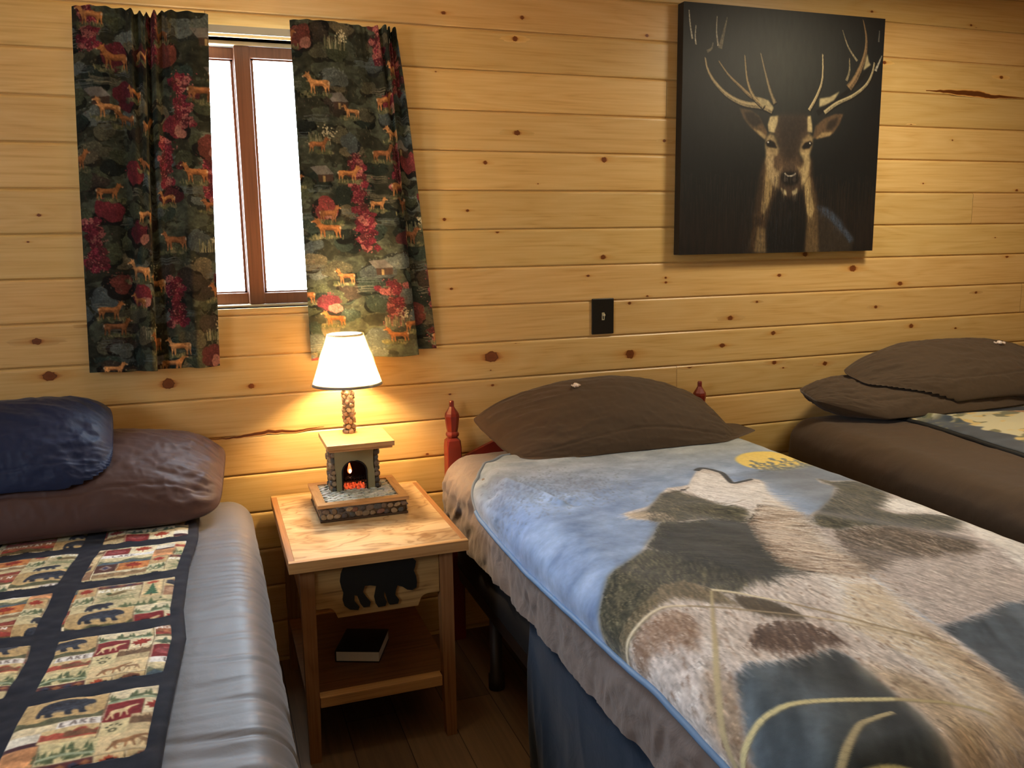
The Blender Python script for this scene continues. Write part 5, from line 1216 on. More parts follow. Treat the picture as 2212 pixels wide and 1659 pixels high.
tuft('chest_white', 1500, [(1.4, -1.0, 1, -.8), (1.6, -1.3, .6, -1)], .03, .07, [(226, 218, 206), (170, 150, 132), (236, 230, 222)], 35, .5)
tuft('w2dark', 3800, c2, .018, .05, DKG+[(130, 120, 104)], 36, .6); tuft('w2brown', 2200, c2, .02, .05, [(90, 78, 68), (68, 60, 52), (176, 162, 148), (58, 56, 48)], 37, .65)
tuft('spot1', 520, [(1.3, -1.3, -.35, -1)], .022, .06, [(78, 60, 48), (60, 46, 38), (112, 92, 78)], 38, .85); tuft('spot2', 700, c1, .016, .045, [(120, 94, 76), (100, 78, 62), (190, 172, 154)], 39, .5)
tuft('band_dark', 700, c1, .02, .04, [(70, 62, 48), (90, 78, 60)], 40, .6); tuft('back_mid', 1600, c1, .015, .04, [(96, 86, 66), (70, 66, 50), (150, 136, 110)], 41, .55)
tuft('leg_white', 1800, [(1.5, -1.5, .2, -1)], .02, .05, [(222, 212, 192), (170, 150, 122), (200, 186, 160)], 42, .4)
# dark flecks on the pale flank
for _ in range(760):
    x = random.uniform(.12, .75); y = random.uniform(1.10, 1.78)
    m = cv.at(np.array([x]), np.array([y]))[0]
    if m.mean() > .50 and m[0] > m[2]+.04: cv.line([(x, y), (x-.004, y+random.uniform(.006, .020))], .006, random.choice([(122, 96, 78), (96, 74, 58)]), .002, op=random.uniform(.25, .7))
# features of the head
def LN(k_, w0, c, w1=None, op=1): cv.line([(x-CU0, -y-CV0) for x, y in mm('_'+k_)], w0, c, w1, op=op)
LN('line_nose', .020, (44, 48, 50), .012); LN('eyeline', .007, (70, 58, 44), .004, .8); LN('line_mouth', .006, (110, 98, 84), .003, .7)
ey = mm('_eyeline')[2]; cv.ell(ey[0]-CU0, -ey[1]-CV0, .009, .006, (24, 22, 20), rot=.4)
# pale grass blades
for k_, w0, c, w1 in (('g1', .012, (202, 196, 148), .011), ('g1b', .010, (170, 158, 116), .005), ('g2', .005, (176, 164, 128), .012), ('g3', .011, (206, 196, 170), .006), ('g3b', .006, (150, 136, 112), .005), ('g3c', .006, (200, 188, 162), .005), ('g4', .010, (214, 206, 178), .006), ('g4b', .006, (150, 134, 106), .005), ('g5', .012, (168, 158, 122), .008), ('g6', .016, (196, 190, 130), .02)):
    cv.line([(x-CU0, -y-CV0+.004) for x, y in mm('_'+k_)], w0*.8, (110, 98, 70), w1*.8, op=.5)
    LN(k_, w0, c, w1, .95)
cv.img = np.clip((np.clip(cv.img, 0, 1)**.86-.5)*1.16+.5, 0.05, 1)
cv.img = np.clip(cv.img*(.95+.10*vnoise(U*180, V*180, 17, 2)[..., None]), 0, 1)
bl_m = painted('plush_print', rough=.85, amp=.07, nscale=700, sheen=.35, bmp=.25, spec=.15)
nb_, na = 700, 440
bt = [-.215, -.235, -.31, -.42, -.52, -.67, -.9, -1.2, -1.45, -1.6, -1.83, -2.2]
at_ = [1.00, .93, .80, .72, .655, .640, .636, .645, .655, .668, .655, .65]
Bv = np.concatenate([np.linspace(-.215, -.55, 150), np.linspace(-.552, -2.175, nb_-150)])[:, None]
amin = np.interp(-Bv, -np.array(bt), at_)
sm = np.convolve(np.pad(amin[:, 0], 25, mode='edge'), np.hanning(51)/np.hanning(51).sum(), 'valid')[:, None]; amin = sm
amax = 1.895+0*Bv
u = np.linspace(0, 1, na)[None, :]
Aw = amin+(amax-amin)*u; Bw = Bv+0*u
lx, ly = Aw-BX+.004, Bw-BY
P, N = drape(lx, ly, BW+.008, BL+.006, BT+.009, .092)
P[..., 0] -= .004
def ridge(A, B, pts, wd, h, ext=.04):
    """a soft crease along a polyline"""
    best = np.full(A.shape, 9.0); 
    for (x0, y0), (x1, y1) in zip(pts[:-1], pts[1:]):
        dx, dy = x1-x0, y1-y0; L2 = dx*dx+dy*dy; t = np.clip(((A-x0)*dx+(B-y0)*dy)/L2, 0, 1)
        best = np.minimum(best, np.hypot(A-x0-t*dx, B-y0-t*dy))
    return h*np.exp(-(best/wd)**2)
disp = .010*(vnoise(Aw*4, Bw*4+9, 51, 3)-.5)+.003*(vnoise(Aw*14, Bw*14+9, 52, 3)-.5)
disp += ridge(Aw, Bw, [(.80, -.52), (.845, -.68), (.865, -.78)], .016, .010)-ridge(Aw, Bw, [(.825, -.52), (.87, -.68), (.895, -.80)], .016, .007)
disp += ridge(Aw, Bw, [(.73, -.36), (.70, -.50), (.69, -.66)], .022, .008)-ridge(Aw, Bw, [(.755, -.40), (.735, -.55)], .018, .009)
disp += ridge(Aw, Bw, [(.84, -.27), (1.0, -.285), (1.2, -.27)], .014, .007)+ridge(Aw, Bw, [(.80, -.33), (.93, -.37), (1.08, -.37)], .018, .006)
disp += ridge(Aw, Bw, [(.90, -.24), (1.1, -.235), (1.5, -.235), (1.75, -.23)], .016, .006)
disp += ridge(Aw, Bw, [(1.30, -.98), (1.62, -1.45), (1.75, -1.8)], .05, .010)-ridge(Aw, Bw, [(1.18, -1.0), (1.5, -1.5), (1.62, -1.9)], .05, .006)
disp += ridge(Aw, Bw, [(.70, -.9), (.69, -1.2), (.70, -1.5), (.69, -1.9)], .03, .006)
P = P+N*(disp+.003+.005*np.clip((BT-P[..., 2])/.05, 0, 1))[..., None]
P[..., 2] += .016*np.exp(-((Bw+.23)/.03)**2)*0
me = grid_mesh(P); me.name = 'blanket'
set_print(me, cv.at(Aw-CU0, -Bw-CV0).reshape(-1, 3))
wb = link('blanket', me, bl_m); wb.location = (BX, BY, 0)
tag(wb, 'plush blue-grey blanket printed with two wolves and a yellow moon, on the middle bed', 'blanket', )
# bound edge: left side and the head end
kb_ = int(np.argmin(np.abs(Bv[:, 0]+.50)))
edge = [(p[0]-.002, p[1], p[2]+.001) for p in P[kb_:, 0][::3]]
edge2 = [tuple(p) for p in P[:kb_+1, 0][::-1][::3]]+[tuple(p) for p in P[0, ::4]]
m_ = MB(); m_.tube(edge, .0072, 8); o = m_.build('binding', plain('binding_blue', rgb(104, 136, 174), .6), wb, True); o['label'] = 'light blue bound edge'
m_ = MB(); m_.tube(edge2, .0055, 8); m_.build('head_hem', plain('hem_plush', rgb(128, 138, 150), .9), wb, True)

# ================================================================== QUILT (left bed)
TW, TH = .36, .33          # one repeat of the print
T = Canvas(TW, TH, .0016, (196, 176, 132)); random.seed(6)
T.img *= (.86+.28*vnoise(T.U*40, T.V*40, 3, 4)[..., None])
tan, cream, red_, grn, navy, brn = (196, 172, 124), (222, 208, 170), (128, 38, 40), (84, 98, 66), (42, 46, 58), (136, 100, 68)
def cell(x, y, w, h, c, tex=.16):
    T.poly([(x, y), (x+w, y), (x+w, y+h), (x, y+h)], c, tex=tex, freq=70, seed=int(x*900+y*77) % 90)
def hills(x, y, w, h, c, seed):
    q = random.Random(seed); pts = [(x, y+h)]
    for i in range(9): pts.append((x+w*i/8, y+h*(.15+.55*q.random())))
    T.poly(pts+[(x+w, y+h)], c, tex=.28, freq=120)
def trees(x, y, w, h, c, n, seed):
    q = random.Random(seed)
    for i in range(n): pine_t(T, x+w*q.random(), y+h*q.uniform(0, .5), h*q.uniform(.4, .8), c)
    for i in range(n*2): T.ell(x+w*q.random(), y+h*q.uniform(.6, 1), w*.06, h*.10, c, rag=.3, n=8, op=.75)
def stitch(x0, y0, x1, y1):
    T.line([(x0, y0), ((x0+x1)/2+.001, (y0+y1)/2), (x1, y1)], .0022, (120, 100, 70)); T.line([(x0+.0016, y0), ((x0+x1)/2+.0026, (y0+y1)/2), (x1+.0016, y1)], .0012, (228, 216, 180))
# row 1
cell(0, 0, .13, .085, (190, 160, 108)); hills(0, .055, .13, .03, (92, 92, 66), 1); put(T, BEARP, .026, .008, .086, .056, navy, tex=.35, freq=260)
for q in range(40): T.line([(.03+random.random()*.08, .02+random.random()*.03), (.035+random.random()*.08, .025+random.random()*.03)], .0012, (70, 76, 92), op=.5)
cell(.13, 0, .10, .05, cream); trees(.132, .008, .095, .036, grn, 9, 2); T.line([(.13, .046), (.18, .042), (.23, .046)], .006, (140, 160, 128))
cell(.13, .05, .060, .055, red_); put(T, ELK, .135, .055, .050, .044, (222, 196, 146)); 
cell(.19, .05, .045, .045, cream); put(T, LEAF, .192, .052, .040, .040, (150, 44, 32), tex=.2)
cell(0, .085, .07, .022, (214, 198, 160)); cell(.065, .083, .065, .022, (228, 222, 214), .05); text(T, 'LAKE', .070, .087, .014, .058, (120, 108, 102))
# row 2
cell(0, .107, .045, .03, (214, 208, 190)); cell(.0, .135, .05, .012, (70, 40, 46)); cell(.045, .105, .085, .04, (204, 180, 130)); hills(.045, .105, .085, .032, (164, 74, 56), 3); hills(.08, .112, .06, .020, (120, 80, 56), 4)
cell(.13, .105, .045, .045, (206, 192, 144))
for dx, dy, rr_ in ((.022, .028, .007), (.012, .018, .003), (.018, .012, .003), (.027, .012, .003), (.033, .018, .003)): T.ell(.13+dx, .105+dy, rr_, rr_*.8, (84, 84, 60)); 
T.ell(.152, .133, .0035, .003, (206, 192, 144))
cell(.175, .095, .06, .03, (196, 172, 132)); hills(.175, .095, .06, .03, (120, 92, 66), 7); trees(.178, .092, .055, .025, (110, 84, 60), 5, 8)
cell(0, .147, .05, .05, (200, 140, 92), .3); cell(.05, .147, .085, .05, (206, 194, 144)); trees(.05, .15, .08, .04, grn, 12, 5); T.line([(.05, .185), (.09, .18), (.135, .188)], .006, (156, 168, 136))
cell(.135, .147, .10, .05, (220, 198, 150)); put(T, ELK, .15, .150, .06, .042, (146, 104, 68), tex=.3); put(T, ELK, .185, .158, .04, .032, (120, 84, 56), True, op=.7)
# row 3
cell(0, .197, .04, .05, (188, 158, 110)); put(T, LEAF, .004, .202, .03, .034, (156, 52, 38)); cell(.04, .197, .095, .018, (96, 52, 52)); 
for q in range(5): T.poly([(.045+q*.018, .206), (.053+q*.018, .201), (.061+q*.018, .206), (.053+q*.018, .211)], (60, 62, 84) if q % 2 else (150, 96, 64))
cell(.04, .215, .095, .075, (190, 176, 134)); text(T, 'NATURE', .046, .219, .015, .082, (236, 232, 216)); T.ell(.085, .250, .020, .007, (112, 96, 62), rot=-.2); T.ell(.068, .245, .006, .005, (60, 80, 50)); T.line([(.078, .248), (.10, .238), (.118, .244)], .006, (124, 108, 74), .002)
for q in range(18): T.line([(.045+random.random()*.08, .286), (.045+random.random()*.085, .262)], .0016, (120, 128, 90))
cell(.135, .197, .045, .093, (210, 186, 136)); put(T, LEAF, .142, .200, .030, .026, (176, 72, 46)); pine_t(T, .158, .222, .056, (54, 92, 66)); pine_t(T, .158, .230, .050, (64, 104, 74)); T.line([(.158, .27), (.158, .285)], .003, (70, 60, 40))
cell(.18, .197, .055, .045, tan); T.ell(.207, .222, .022, .016, navy, rag=.15, tex=.3, freq=200); T.ell(.212, .21, .016, .008, (120, 76, 56), rag=.2)
cell(.18, .242, .055, .048, (150, 112, 84)); T.ell(.205, .262, .018, .014, (180, 144, 112)); 
cell(0, .247, .04, .043, (206, 196, 156)); trees(0, .25, .04, .034, grn, 6, 9)
# right block of the repeat
cell(.235, 0, .125, .055, (158, 98, 66), .25); text(T, 'MOUNTAIN', .240, .004, .013, .112, (240, 236, 226)); hills(.235, .012, .125, .040, (150, 60, 50), 11); hills(.235, .030, .125, .025, (96, 84, 56), 12)
cell(.235, .055, .125, .045, cream); trees(.238, .060, .118, .034, (72, 90, 70), 12, 13)
cell(.235, .10, .06, .05, red_); T.ell(.265, .125, .022, .014, (150, 70, 72), tex=.3, freq=200); cell(.295, .10, .065, .05, (224, 210, 172)); put(T, LEAF, .305, .103, .044, .040, (164, 58, 34), tex=.2)
cell(.235, .15, .125, .022, (232, 228, 222), .06); text(T, 'LAKE', .262, .154, .013, .056, (128, 116, 108))
cell(.235, .172, .125, .045, (212, 198, 154)); hills(.235, .178, .125, .036, (108, 112, 88), 14); hills(.235, .195, .125, .022, (78, 96, 108), 15)
cell(.235, .217, .05, .045, (86, 52, 46)); T.poly([(.26, .224), (.275, .238), (.26, .252), (.245, .238)], (150, 130, 120)); T.poly([(.26, .230), (.268, .238), (.26, .246), (.252, .238)], (70, 64, 92))
cell(.285, .217, .075, .045, (190, 120, 64), .25); put(T, LEAF, .300, .219, .044, .040, (150, 44, 26), tex=.2)
cell(.235, .262, .125, .028, (208, 196, 160)); hills(.235, .260, .125, .028, (150, 122, 88), 16)
cell(0, .29, .36, .04, (196, 182, 138)); put(T, BEARP, .03, .292, .055, .036, (46, 48, 58), tex=.3); trees(.10, .292, .12, .034, grn, 12, 17); hills(.24, .292, .12, .034, (140, 62, 50), 18)
for a in ((.13, 0, .13, .10), (.19, .05, .19, .10), (.235, 0, .235, .29), (.04, .197, .04, .29), (.135, .197, .135, .29), (.18, .197, .18, .29), (.13, .105, .13, .15), (.05, .147, .05, .197), (.295, .10, .295, .15), (.285, .217, .285, .262), (0, .085, .13, .083), (0, .197, .235, .197)): stitch(*a)
T.img = T.img*.92+T.img.mean(2, keepdims=True)*.10
T.img = np.clip(T.img*(.82+.36*vnoise(T.U*260, T.V*260, 23, 3)[..., None]), 0, 1)
for _ in range(900):
    x, y = random.uniform(0, TW), random.uniform(0, TH); c = T.at(np.array([x]), np.array([y]))[0]*255*random.uniform(.6, 1.3)
    T.line([(x, y), (x+random.uniform(-.006, .006), y+random.uniform(-.003, .003))], .0016, tuple(np.minimum(c, 250)), op=.6)
QX0, QY0, QW, QL = -.84, -.215, .771, 1.72
Q = Canvas(QW, QL, .0016, (27, 30, 42))
Q.img *= (.85+.3*vnoise(Q.U*120, Q.V*120, 5, 2)[..., None])
cols_ = [(-.302, -.095), (-.553, -.352), (-.805, -.603)]
offs = {(0, 4): (.0, .0), (1, 4): (.20, .04), (0, 3): (.058, .0), (0, 2): (-.005, .190), (0, 1): (.218, .085), (0, 0): (.185, .265), (1, 3): (.29, .025), (1, 1): (.26, .21), (1, 2): (.20, .165), (1, 0): (.225, .175)}
for ci, (xa, xb) in enumerate(cols_):
    for ri in range(6):
        ya = .030+.262*ri; yb = min(ya+.210, QL-.03)
        ou, ov = offs.get((ci, ri), (random.uniform(0, TW), random.uniform(0, TH)))
        m = (Q.U > xa-QX0) & (Q.U < xb-QX0) & (Q.V > ya+.0022*np.sin(Q.U*150)) & (Q.V < yb+.0022*np.sin(Q.U*130+2))
        u_ = np.mod(Q.U-(xa-QX0)+ou, TW-.002); v_ = np.mod(Q.V-ya+ov, TH-.002)
        s_ = T.at(u_, v_); Q.img[m] = s_[m]
nv, nu = 900, 420
Vv = np.linspace(0, QL-.002, nv)[:, None]; Uu = np.linspace(0, QW-.001, nu)[None, :]
yb_ = QY0-Vv
wx = np.interp(-yb_, [.2, .5, .7, .95, 1.1, 1.3, 1.5, 1.7, 2.0], [0, -.003, -.022, -.030, -.022, -.036, -.048, -.055, -.05])
Xq = QX0+Uu+wx*np.clip(Uu/.3, 0, 1); Yq = yb_+.020*(Uu-QW)*0+0*Uu
pu = np.zeros((nv, nu))
# puffed patches, sunken seams
for (xa, xb) in cols_:
    for ri in range(6):
        ya = .030+.262*ri; yb = ya+.21
        fx = np.clip(np.minimum(Uu-(xa-QX0), (xb-QX0)-Uu)/.02, 0, 1); fy = np.clip(np.minimum(Vv-ya, yb-Vv)/.02, 0, 1)
        pu += .004*np.sqrt(fx*fy)
Zq = B1T+.012+pu+.012*(vnoise(Uu*5+0*Vv, Vv*5+0*Uu, 61, 3)-.5)+.005*(vnoise(Uu*22+0*Vv, Vv*22+0*Uu, 62, 2)-.5)
eg = np.minimum(np.minimum(Uu+0*Vv, QW-Uu+0*Vv), Vv+0*Uu); Zq = Zq-.006*np.exp(-eg/.004)
me = grid_mesh(np.stack([Xq+0*Vv, Yq, Zq], -1)); me.name = 'quilt'
set_print(me, Q.at(Uu+0*Vv, Vv+0*Uu).reshape(-1, 3))
qo = link('quilt', me, painted('quilt_print', rough=.85, amp=.10, nscale=900, bmp=.25, spec=.15, sheen=.1))
me.transform(Matrix.Translation((-QX0, -QY0, -B1T))); qo.location = (QX0, QY0, B1T)
md = qo.modifiers.new('t', 'SOLIDIFY'); md.thickness = .006; md.offset = -1
tag(qo, 'patchwork quilt of woodland print squares with navy sashing lying on the left bed', 'quilt')

# ================================================================== BLANKET ON THE RIGHT BED
Cc = Canvas(1.1, 1.75, .004, (206, 198, 160)); random.seed(9)
U, V = Cc.U, Cc.V
n1 = vnoise(U*7, V*16+U*6, 71, 5)[..., None]; n2 = vnoise(U*12+V*5, V*22, 72, 4)[..., None]
Cc.img = np.where(n1 > .50, np.array((120, 118, 84))/255, Cc.img); Cc.img = np.where((n1 > .44) & (n2 > .55), np.array((212, 186, 120))/255, Cc.img)
Cc.poly([(0, 0), (1.1, 0), (1.1, .13), (.5, .05), (.2, .06), (0, .10)], (216, 210, 188), soft=.015)
lowm = np.clip((vnoise(V*14, U*3, 73, 4)*.16+.06-U)/.012, 0, 1)*np.clip((V-.13)/.05, 0, 1); lowm = lowm[..., None]
Cc.img = Cc.img*(1-lowm)+np.array((62, 70, 78))/255*(.8+.5*n2)*lowm
for q in range(26):
    x, y = random.uniform(.01, .12), random.uniform(.02, .30); Cc.ell(x, y, .014, .008, random.choice([(98, 100, 84), (84, 90, 80), (150, 146, 120)]), rag=.3, n=10, op=.8)
Cc.poly([(.28, .085), (.42, .075), (.7, .07), (1.0, .08), (1.0, .22), (.8, .18), (.62, .16), (.48, .12), (.38, .10)], (38, 36, 30), tex=.4, freq=40)
Cc.poly([(.44, .12), (.6, .15), (.8, .2), (.7, .23), (.55, .18)], (150, 92, 52), tex=.4, freq=90, soft=.004)
Cc.poly([(0, 0), (.010, 0), (.010, 1.75), (0, 1.75)], (18, 20, 22)); 
nv, nu = 420, 260
Vv = np.linspace(0, 1.70, nv)[:, None]; Uu = np.linspace(0, 1.02, nu)[None, :]
Xl = .375+Uu+.010*np.sin(Vv*7)-Vv*.015; Yl = -.13-Vv+.030*np.exp(-Uu/.04)*(-1)+0*Uu
P, N = drape(Xl, Yl, 1.30, 1.95, B3T+.010, .09)
dz = .010*(vnoise(Uu*5+0*Vv, Vv*5+0*Uu, 81, 3)-.5)-.010*np.exp(-(Uu+0*Vv)/.006)+ridge(Uu+0*Vv, Vv+0*Uu, [(.03, .0), (.06, .07), (.10, .14), (.13, .22)], .018, .016)
P = P+N*dz[..., None]
me = grid_mesh(P); me.name = 'blanket'
set_print(me, Cc.at(Uu+0*Vv, Vv+0*Uu).reshape(-1, 3))
o3 = link('blanket', me, bl_m); o3.location = B3; o3.rotation_euler.z = B3R
tag(o3, 'cream and green blanket with a dark eagle print and black edge on the right bed', 'blanket')
ed = [tuple(p) for p in P[:, 0][::4]]
m_ = MB(); m_.tube([(p[0]-.004, p[1], p[2]+.001) for p in ed], .0085, 8); o = m_.build('binding', plain('binding_black', rgb(18, 20, 22), .7), o3, True); o['label'] = 'black bound edge'

# ================================================================== PILLOWS
def pillow(label, L, W_, T_, fn, mat, seed, group=None, n=(260, 240), wamp=1.0, org=(0, 0, 0), rnd=.22, under=None):
    """u runs along the length, t round the section; fn bends the resting shape into place"""
    u = np.linspace(-1, 1, n[0])[:, None]; t = np.linspace(0, 2*math.pi, n[1]+1)[:-1][None, :]
    v = np.sign(np.cos(t))*np.abs(np.cos(t))**.85+0*u; s_ = np.sin(t)+0*u
    uu = u+0*t
    h = (1-np.abs(uu)**3.2)**.6*np.maximum(1-np.abs(v)**2.6, 0)**.62*np.abs(s_)**.2
    x = L/2*uu*(.985-.03*np.abs(v)**6); y = W_/2*v*(1-rnd*np.abs(uu)**7)
    z = np.sign(s_)*T_/2*h
    cor = np.abs(uu)**2
    wr = (ridged(uu*3.2+2*np.abs(v), v*4.5+uu*1.5, seed, 4)-.62)*.026*(.3+cor)+(ridged(uu*7, v*4+uu*3, seed+1, 2)-.6)*.010*(.2+cor)+(ridged(uu*12+v*3, v*4-uu*5, seed+2, 2)-.6)*.003
    wr = wr-.0045*np.exp(-((v+.66+.03*np.sin(uu*5+seed))/.016)**2)*(s_ > 0)*(np.abs(uu) < .9)
    # gathers running in from the ends
    ga = np.sin(v*17+seed)*.004*np.clip((np.abs(uu)-.72)/.28, 0, 1)
    z = z+np.sign(s_)*(wr*wamp+ga)*np.minimum(h*2.2, 1)
    P = np.stack([x, y, z], -1); P = fn(P, uu, v)
    for Pu in (under or []):           # settle onto the pillow beneath
        x0, y0 = Pu[..., 0].min()-.1, Pu[..., 1].min()-.1; st = .008
        H = np.full((int((Pu[..., 1].max()+.1-y0)/st)+2, int((Pu[..., 0].max()+.1-x0)/st)+2), -1.0)
        np.maximum.at(H, (((Pu[..., 1]-y0)/st).astype(int).ravel(), ((Pu[..., 0]-x0)/st).astype(int).ravel()), Pu[..., 2].ravel())
        for _ in range(2):
            E_ = np.pad(H, 1, mode='edge'); H = np.max([E_[a:a+H.shape[0], b:b+H.shape[1]] for a in range(3) for b in range(3)], 0)
        H0 = np.where(H < 0, B1T*.9, H); 
        for _ in range(12):
            E_ = np.pad(H0, 1, mode='edge'); H0 = np.mean([E_[a:a+H.shape[0], b:b+H.shape[1]] for a in range(3) for b in range(3)], 0)
        iy = np.clip(((P[..., 1]-y0)/st).astype(int), 0, H.shape[0]-1); ix = np.clip(((P[..., 0]-x0)/st).astype(int), 0, H.shape[1]-1)
        ins = (P[..., 0] > x0) & (P[..., 0] < Pu[..., 0].max()+.1) & (P[..., 1] > y0) & (P[..., 1] < Pu[..., 1].max()+.1)
        hz_ = np.where(ins, H0[iy, ix]+.003, -9); k_ = .006
        P[..., 2] = np.where(hz_ > 0, hz_+k_*np.logaddexp(0, (P[..., 2]-hz_)/k_), P[..., 2])
    me = grid_mesh(P, True); me.name = 'pillow'
    o = link('pillow', me, mat)
    me.transform(Matrix.Translation(Vector(org)).inverted()); o.location = org
    bm = bmesh.new(); bm.from_mesh(me); bmesh.ops.holes_fill(bm, edges=[e for e in bm.edges if e.is_boundary], sides=0); bmesh.ops.recalc_face_normals(bm, faces=bm.faces); bm.to_mesh(me); bm.free(); shade(me)
    tag(o, label, 'pillow', group)
    return o, P
def rotx(P, a):
    c, s_ = math.cos(a), math.sin(a); Q_ = P.copy(); Q_[..., 1] = P[..., 1]*c-P[..., 2]*s_; Q_[..., 2] = P[..., 1]*s_+P[..., 2]*c; return Q_
def rotz(P, a):
    c, s_ = math.cos(a), math.sin(a); Q_ = P.copy(); Q_[..., 0] = P[..., 0]*c-P[..., 1]*s_; Q_[..., 1] = P[..., 0]*s_+P[..., 1]*c; return Q_
def roty(P, a):
    c, s_ = math.cos(a), math.sin(a); Q_ = P.copy(); Q_[..., 0] = P[..., 0]*c+P[..., 2]*s_; Q_[..., 2] = -P[..., 0]*s_+P[..., 2]*c; return Q_
def floor_z(P, z0, k=.012):
    Q_ = P.copy(); Q_[..., 2] = z0+k*np.logaddexp(0, (P[..., 2]-z0)/k); return Q_
def back_y(P, y0, k=.01):
    Q_ = P.copy(); Q_[..., 1] = y0-k*np.logaddexp(0, -(P[..., 1]-y0)/k); return Q_
brown_m = cloth_mat('pillowcase_brown', rgb(78, 63, 48), rough=.75, sheen=.12, spec=.2, fold=.12, fscale=(9, 9, 9))
plum_m = cloth_mat('pillowcase_cocoa', rgb(72, 50, 47), rough=.55, sheen=.1, spec=.3, fold=.10, fscale=(7, 7, 7))
navy_m = cloth_mat('pillowcase_navy', rgb(24, 36, 68), rough=.55, sheen=.08, spec=.25, fold=.12, fscale=(8, 8, 8))
def f_mid(P, u, v):
    Q_ = P.copy()
    tp = np.clip((u-.62)/.38, 0, 1)          # the empty end of the case, right
    Q_[..., 2] *= (1-.80*tp); Q_[..., 1] *= (1-.45*tp)
    Q_[..., 0] += -.055*v*np.clip(-u, 0, 1)
    hump = 1-.30*np.clip(-u-.1, 0, 1)
    Q_[..., 2] *= hump
    Q_ = rotx(Q_, math.radians(33))
    bk_ = .35+.65*(v+1)/2
    uc = u+.12
    Q_[..., 2] -= bk_*np.where(uc > 0, .175*np.abs(uc)**2.0, .085*np.abs(uc)**2.0)
    Q_ += np.array([1.365, -.190, .786])
    Q_ = floor_z(Q_, .708, .008)
    return back_y(Q_, -.078, .012)
p_mid, PM = pillow('brown pillow with a wrapped mint on it, against the red headboard', 1.0, .40, .205, f_mid, brown_m, 5, org=(1.36, -.19, .71))
def f_l1(P, u, v):
    Q_ = P.copy(); Q_[..., 0] += .02*v
    Q_ = rotx(Q_, math.radians(22)); Q_ = rotz(Q_, math.radians(2))
    Q_ += np.array([-.385, -.215, .742]); Q_[..., 2] -= .03*np.clip(u-.3, 0, 1)
    Q_ = floor_z(Q_, B1T+.020, .012); return back_y(Q_, -.02, .01)
p_l1, PL = pillow('cocoa-brown pillow lying at the head of the left bed beneath the navy pillow', .80, .42, .225, f_l1, plum_m, 8, org=(-.385, -.215, .63), rnd=.30, wamp=.75)
def f_l2(P, u, v):
    Q_ = P.copy()
    Q_ = rotx(Q_, math.radians(38)); Q_ = roty(Q_, math.radians(-2))
    Q_ += np.array([-.585, -.235, .850])
    return back_y(Q_, -.03, .012)
p_l2, PN = pillow('plump navy blue pillow propped on top of the brown pillow on the left bed', .62, .36, .22, f_l2, navy_m, 14, org=(-.585, -.235, .80), rnd=.28, under=[PL], wamp=.75)
def f_r1(P, u, v):
    Q_ = P.copy(); tp = np.clip((-u-.55)/.45, 0, 1)
    Q_[..., 1] *= (1-.55*tp); Q_[..., 2] *= (1-.3*tp); 
    Q_ = rotx(Q_, math.radians(14)); Q_[..., 2] += .040*tp
    Q_ += np.array([2.615, -.205, .770])
    Q_ = floor_z(Q_, B3T+.012, .010); return back_y(Q_, -.03, .01)
p_r1, P1_ = pillow('lower brown pillow on the right bed, its pointed left corner sticking out', 1.02, .36, .16, f_r1, brown_m, 21, org=(2.6, -.2, .70))
def f_r2(P, u, v):
    Q_ = P.copy(); tp = np.clip((-u-.35)/.65, 0, 1)
    Q_[..., 1] *= (1-.5*tp); Q_[..., 2] *= (1-.35*tp)
    Q_ = rotx(Q_, math.radians(24)); Q_[..., 2] += -.040*(u)**2+.030*tp
    Q_ += np.array([2.86, -.19, .860])
    return back_y(Q_, -.03, .01)
p_r2, PR = pillow('upper brown pillow with a wrapped mint on it, stacked on the right bed', 1.06, .40, .17, f_r2, brown_m, 27, org=(2.86, -.19, .80), under=[P1_])
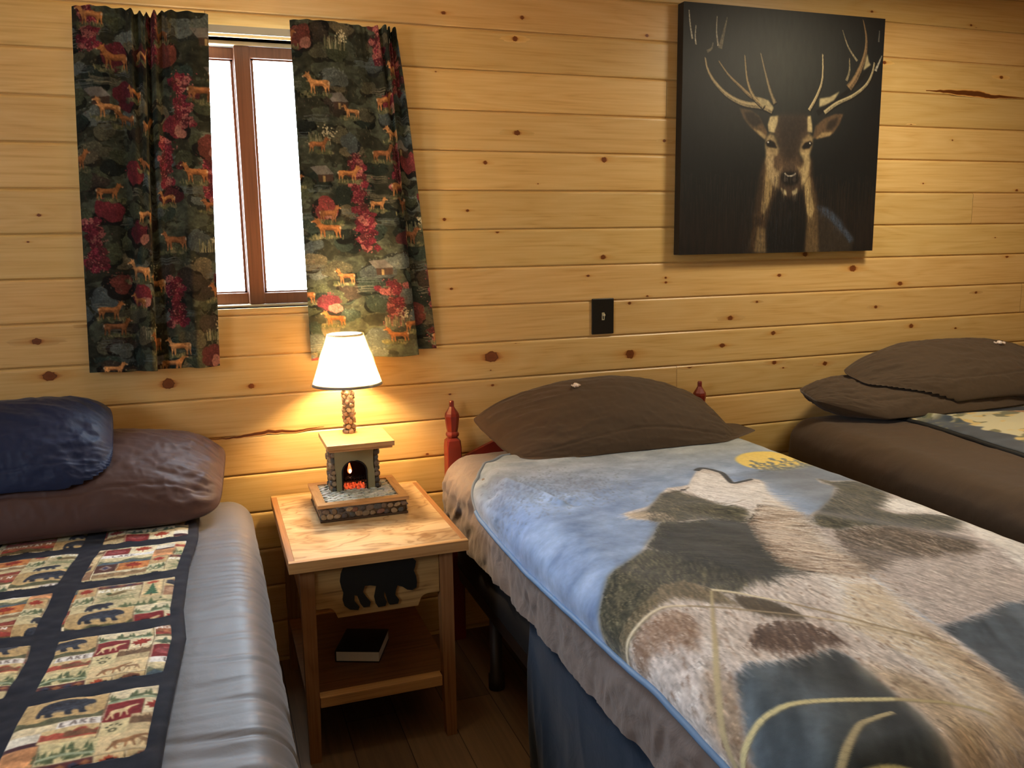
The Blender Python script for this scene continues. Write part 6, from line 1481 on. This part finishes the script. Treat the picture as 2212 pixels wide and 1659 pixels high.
def f_r3(P, u, v):
    Q_ = P.copy(); Q_ = rotx(Q_, math.radians(20)); Q_ += np.array([3.36, -.25, .765]); Q_ = floor_z(Q_, B3T+.012, .01); return back_y(Q_, -.03, .01)
p_r3, _ = pillow('brown pillow at the far right edge of the right bed', .50, .36, .15, f_r3, brown_m, 35, org=(3.36, -.25, .70))

# ---- wrapped mints
cf, nt, b = new_mat('mint_wrapper')
n = tex_noise(nt, coords(nt), 300, 3); cr = ramp(nt, n, [(.35, rgb(226, 196, 176)), (.6, rgb(246, 236, 226))]); nt.links.new(cr, b.inputs['Base Color']); b.inputs['Roughness'].default_value = .18; b.inputs['Specular IOR Level'].default_value = .8
def surf_at(Pm, x, y):
    d = (Pm[..., 0]-x)**2+(Pm[..., 1]-y)**2; top = Pm[..., 2] + np.where(d < .0006, 0, -9); i = np.unravel_index(np.argmax(top), top.shape); return Pm[i]
def mint(p, rz, tilt, label, s=1.0):
    e = empty('wrapped_mint', label, 'sweet', p, 'wrapped mints on the pillows')
    e.rotation_euler = (tilt, 0, rz)
    m_ = MB(); R_ = .0085*s
    for i in range(1):
        prof = [(R_*.25, -.004*s), (R_*.8, -.003*s), (R_, 0), (R_*.8, .0045*s), (R_*.25, .006*s)]
        m_.lathe([(r, z+.005*s) for r, z in prof], (0, 0), 14)
    o = m_.build('mint', cf, e, True)
    m_ = MB()
    for sg in (-1, 1):
        vs = [(sg*R_*.8, 0, .005*s)]; k = 9
        for i in range(k): 
            a = (i/(k-1)-.5)*1.5; vs.append((sg*(R_*.8+.010*s*math.cos(a)), .011*s*math.sin(a), .005*s+(.0026 if i % 2 else -.0016)*s))
        m_.add(vs, [(0, i+1, i+2) for i in range(k-1)])
    o = m_.build('twisted_wrapper', cf, e); md = o.modifiers.new('t', 'SOLIDIFY'); md.thickness = .0004
    return e
q = surf_at(PM, 1.165, -.185); mint(tuple(q), math.radians(38), math.radians(20), 'wrapped mint lying on the pillow of the middle bed', 1.35)
q = surf_at(PR, 3.10, -.20); mint(tuple(q), math.radians(-15), math.radians(15), 'wrapped mint lying on the upper pillow of the right bed', 1.35)
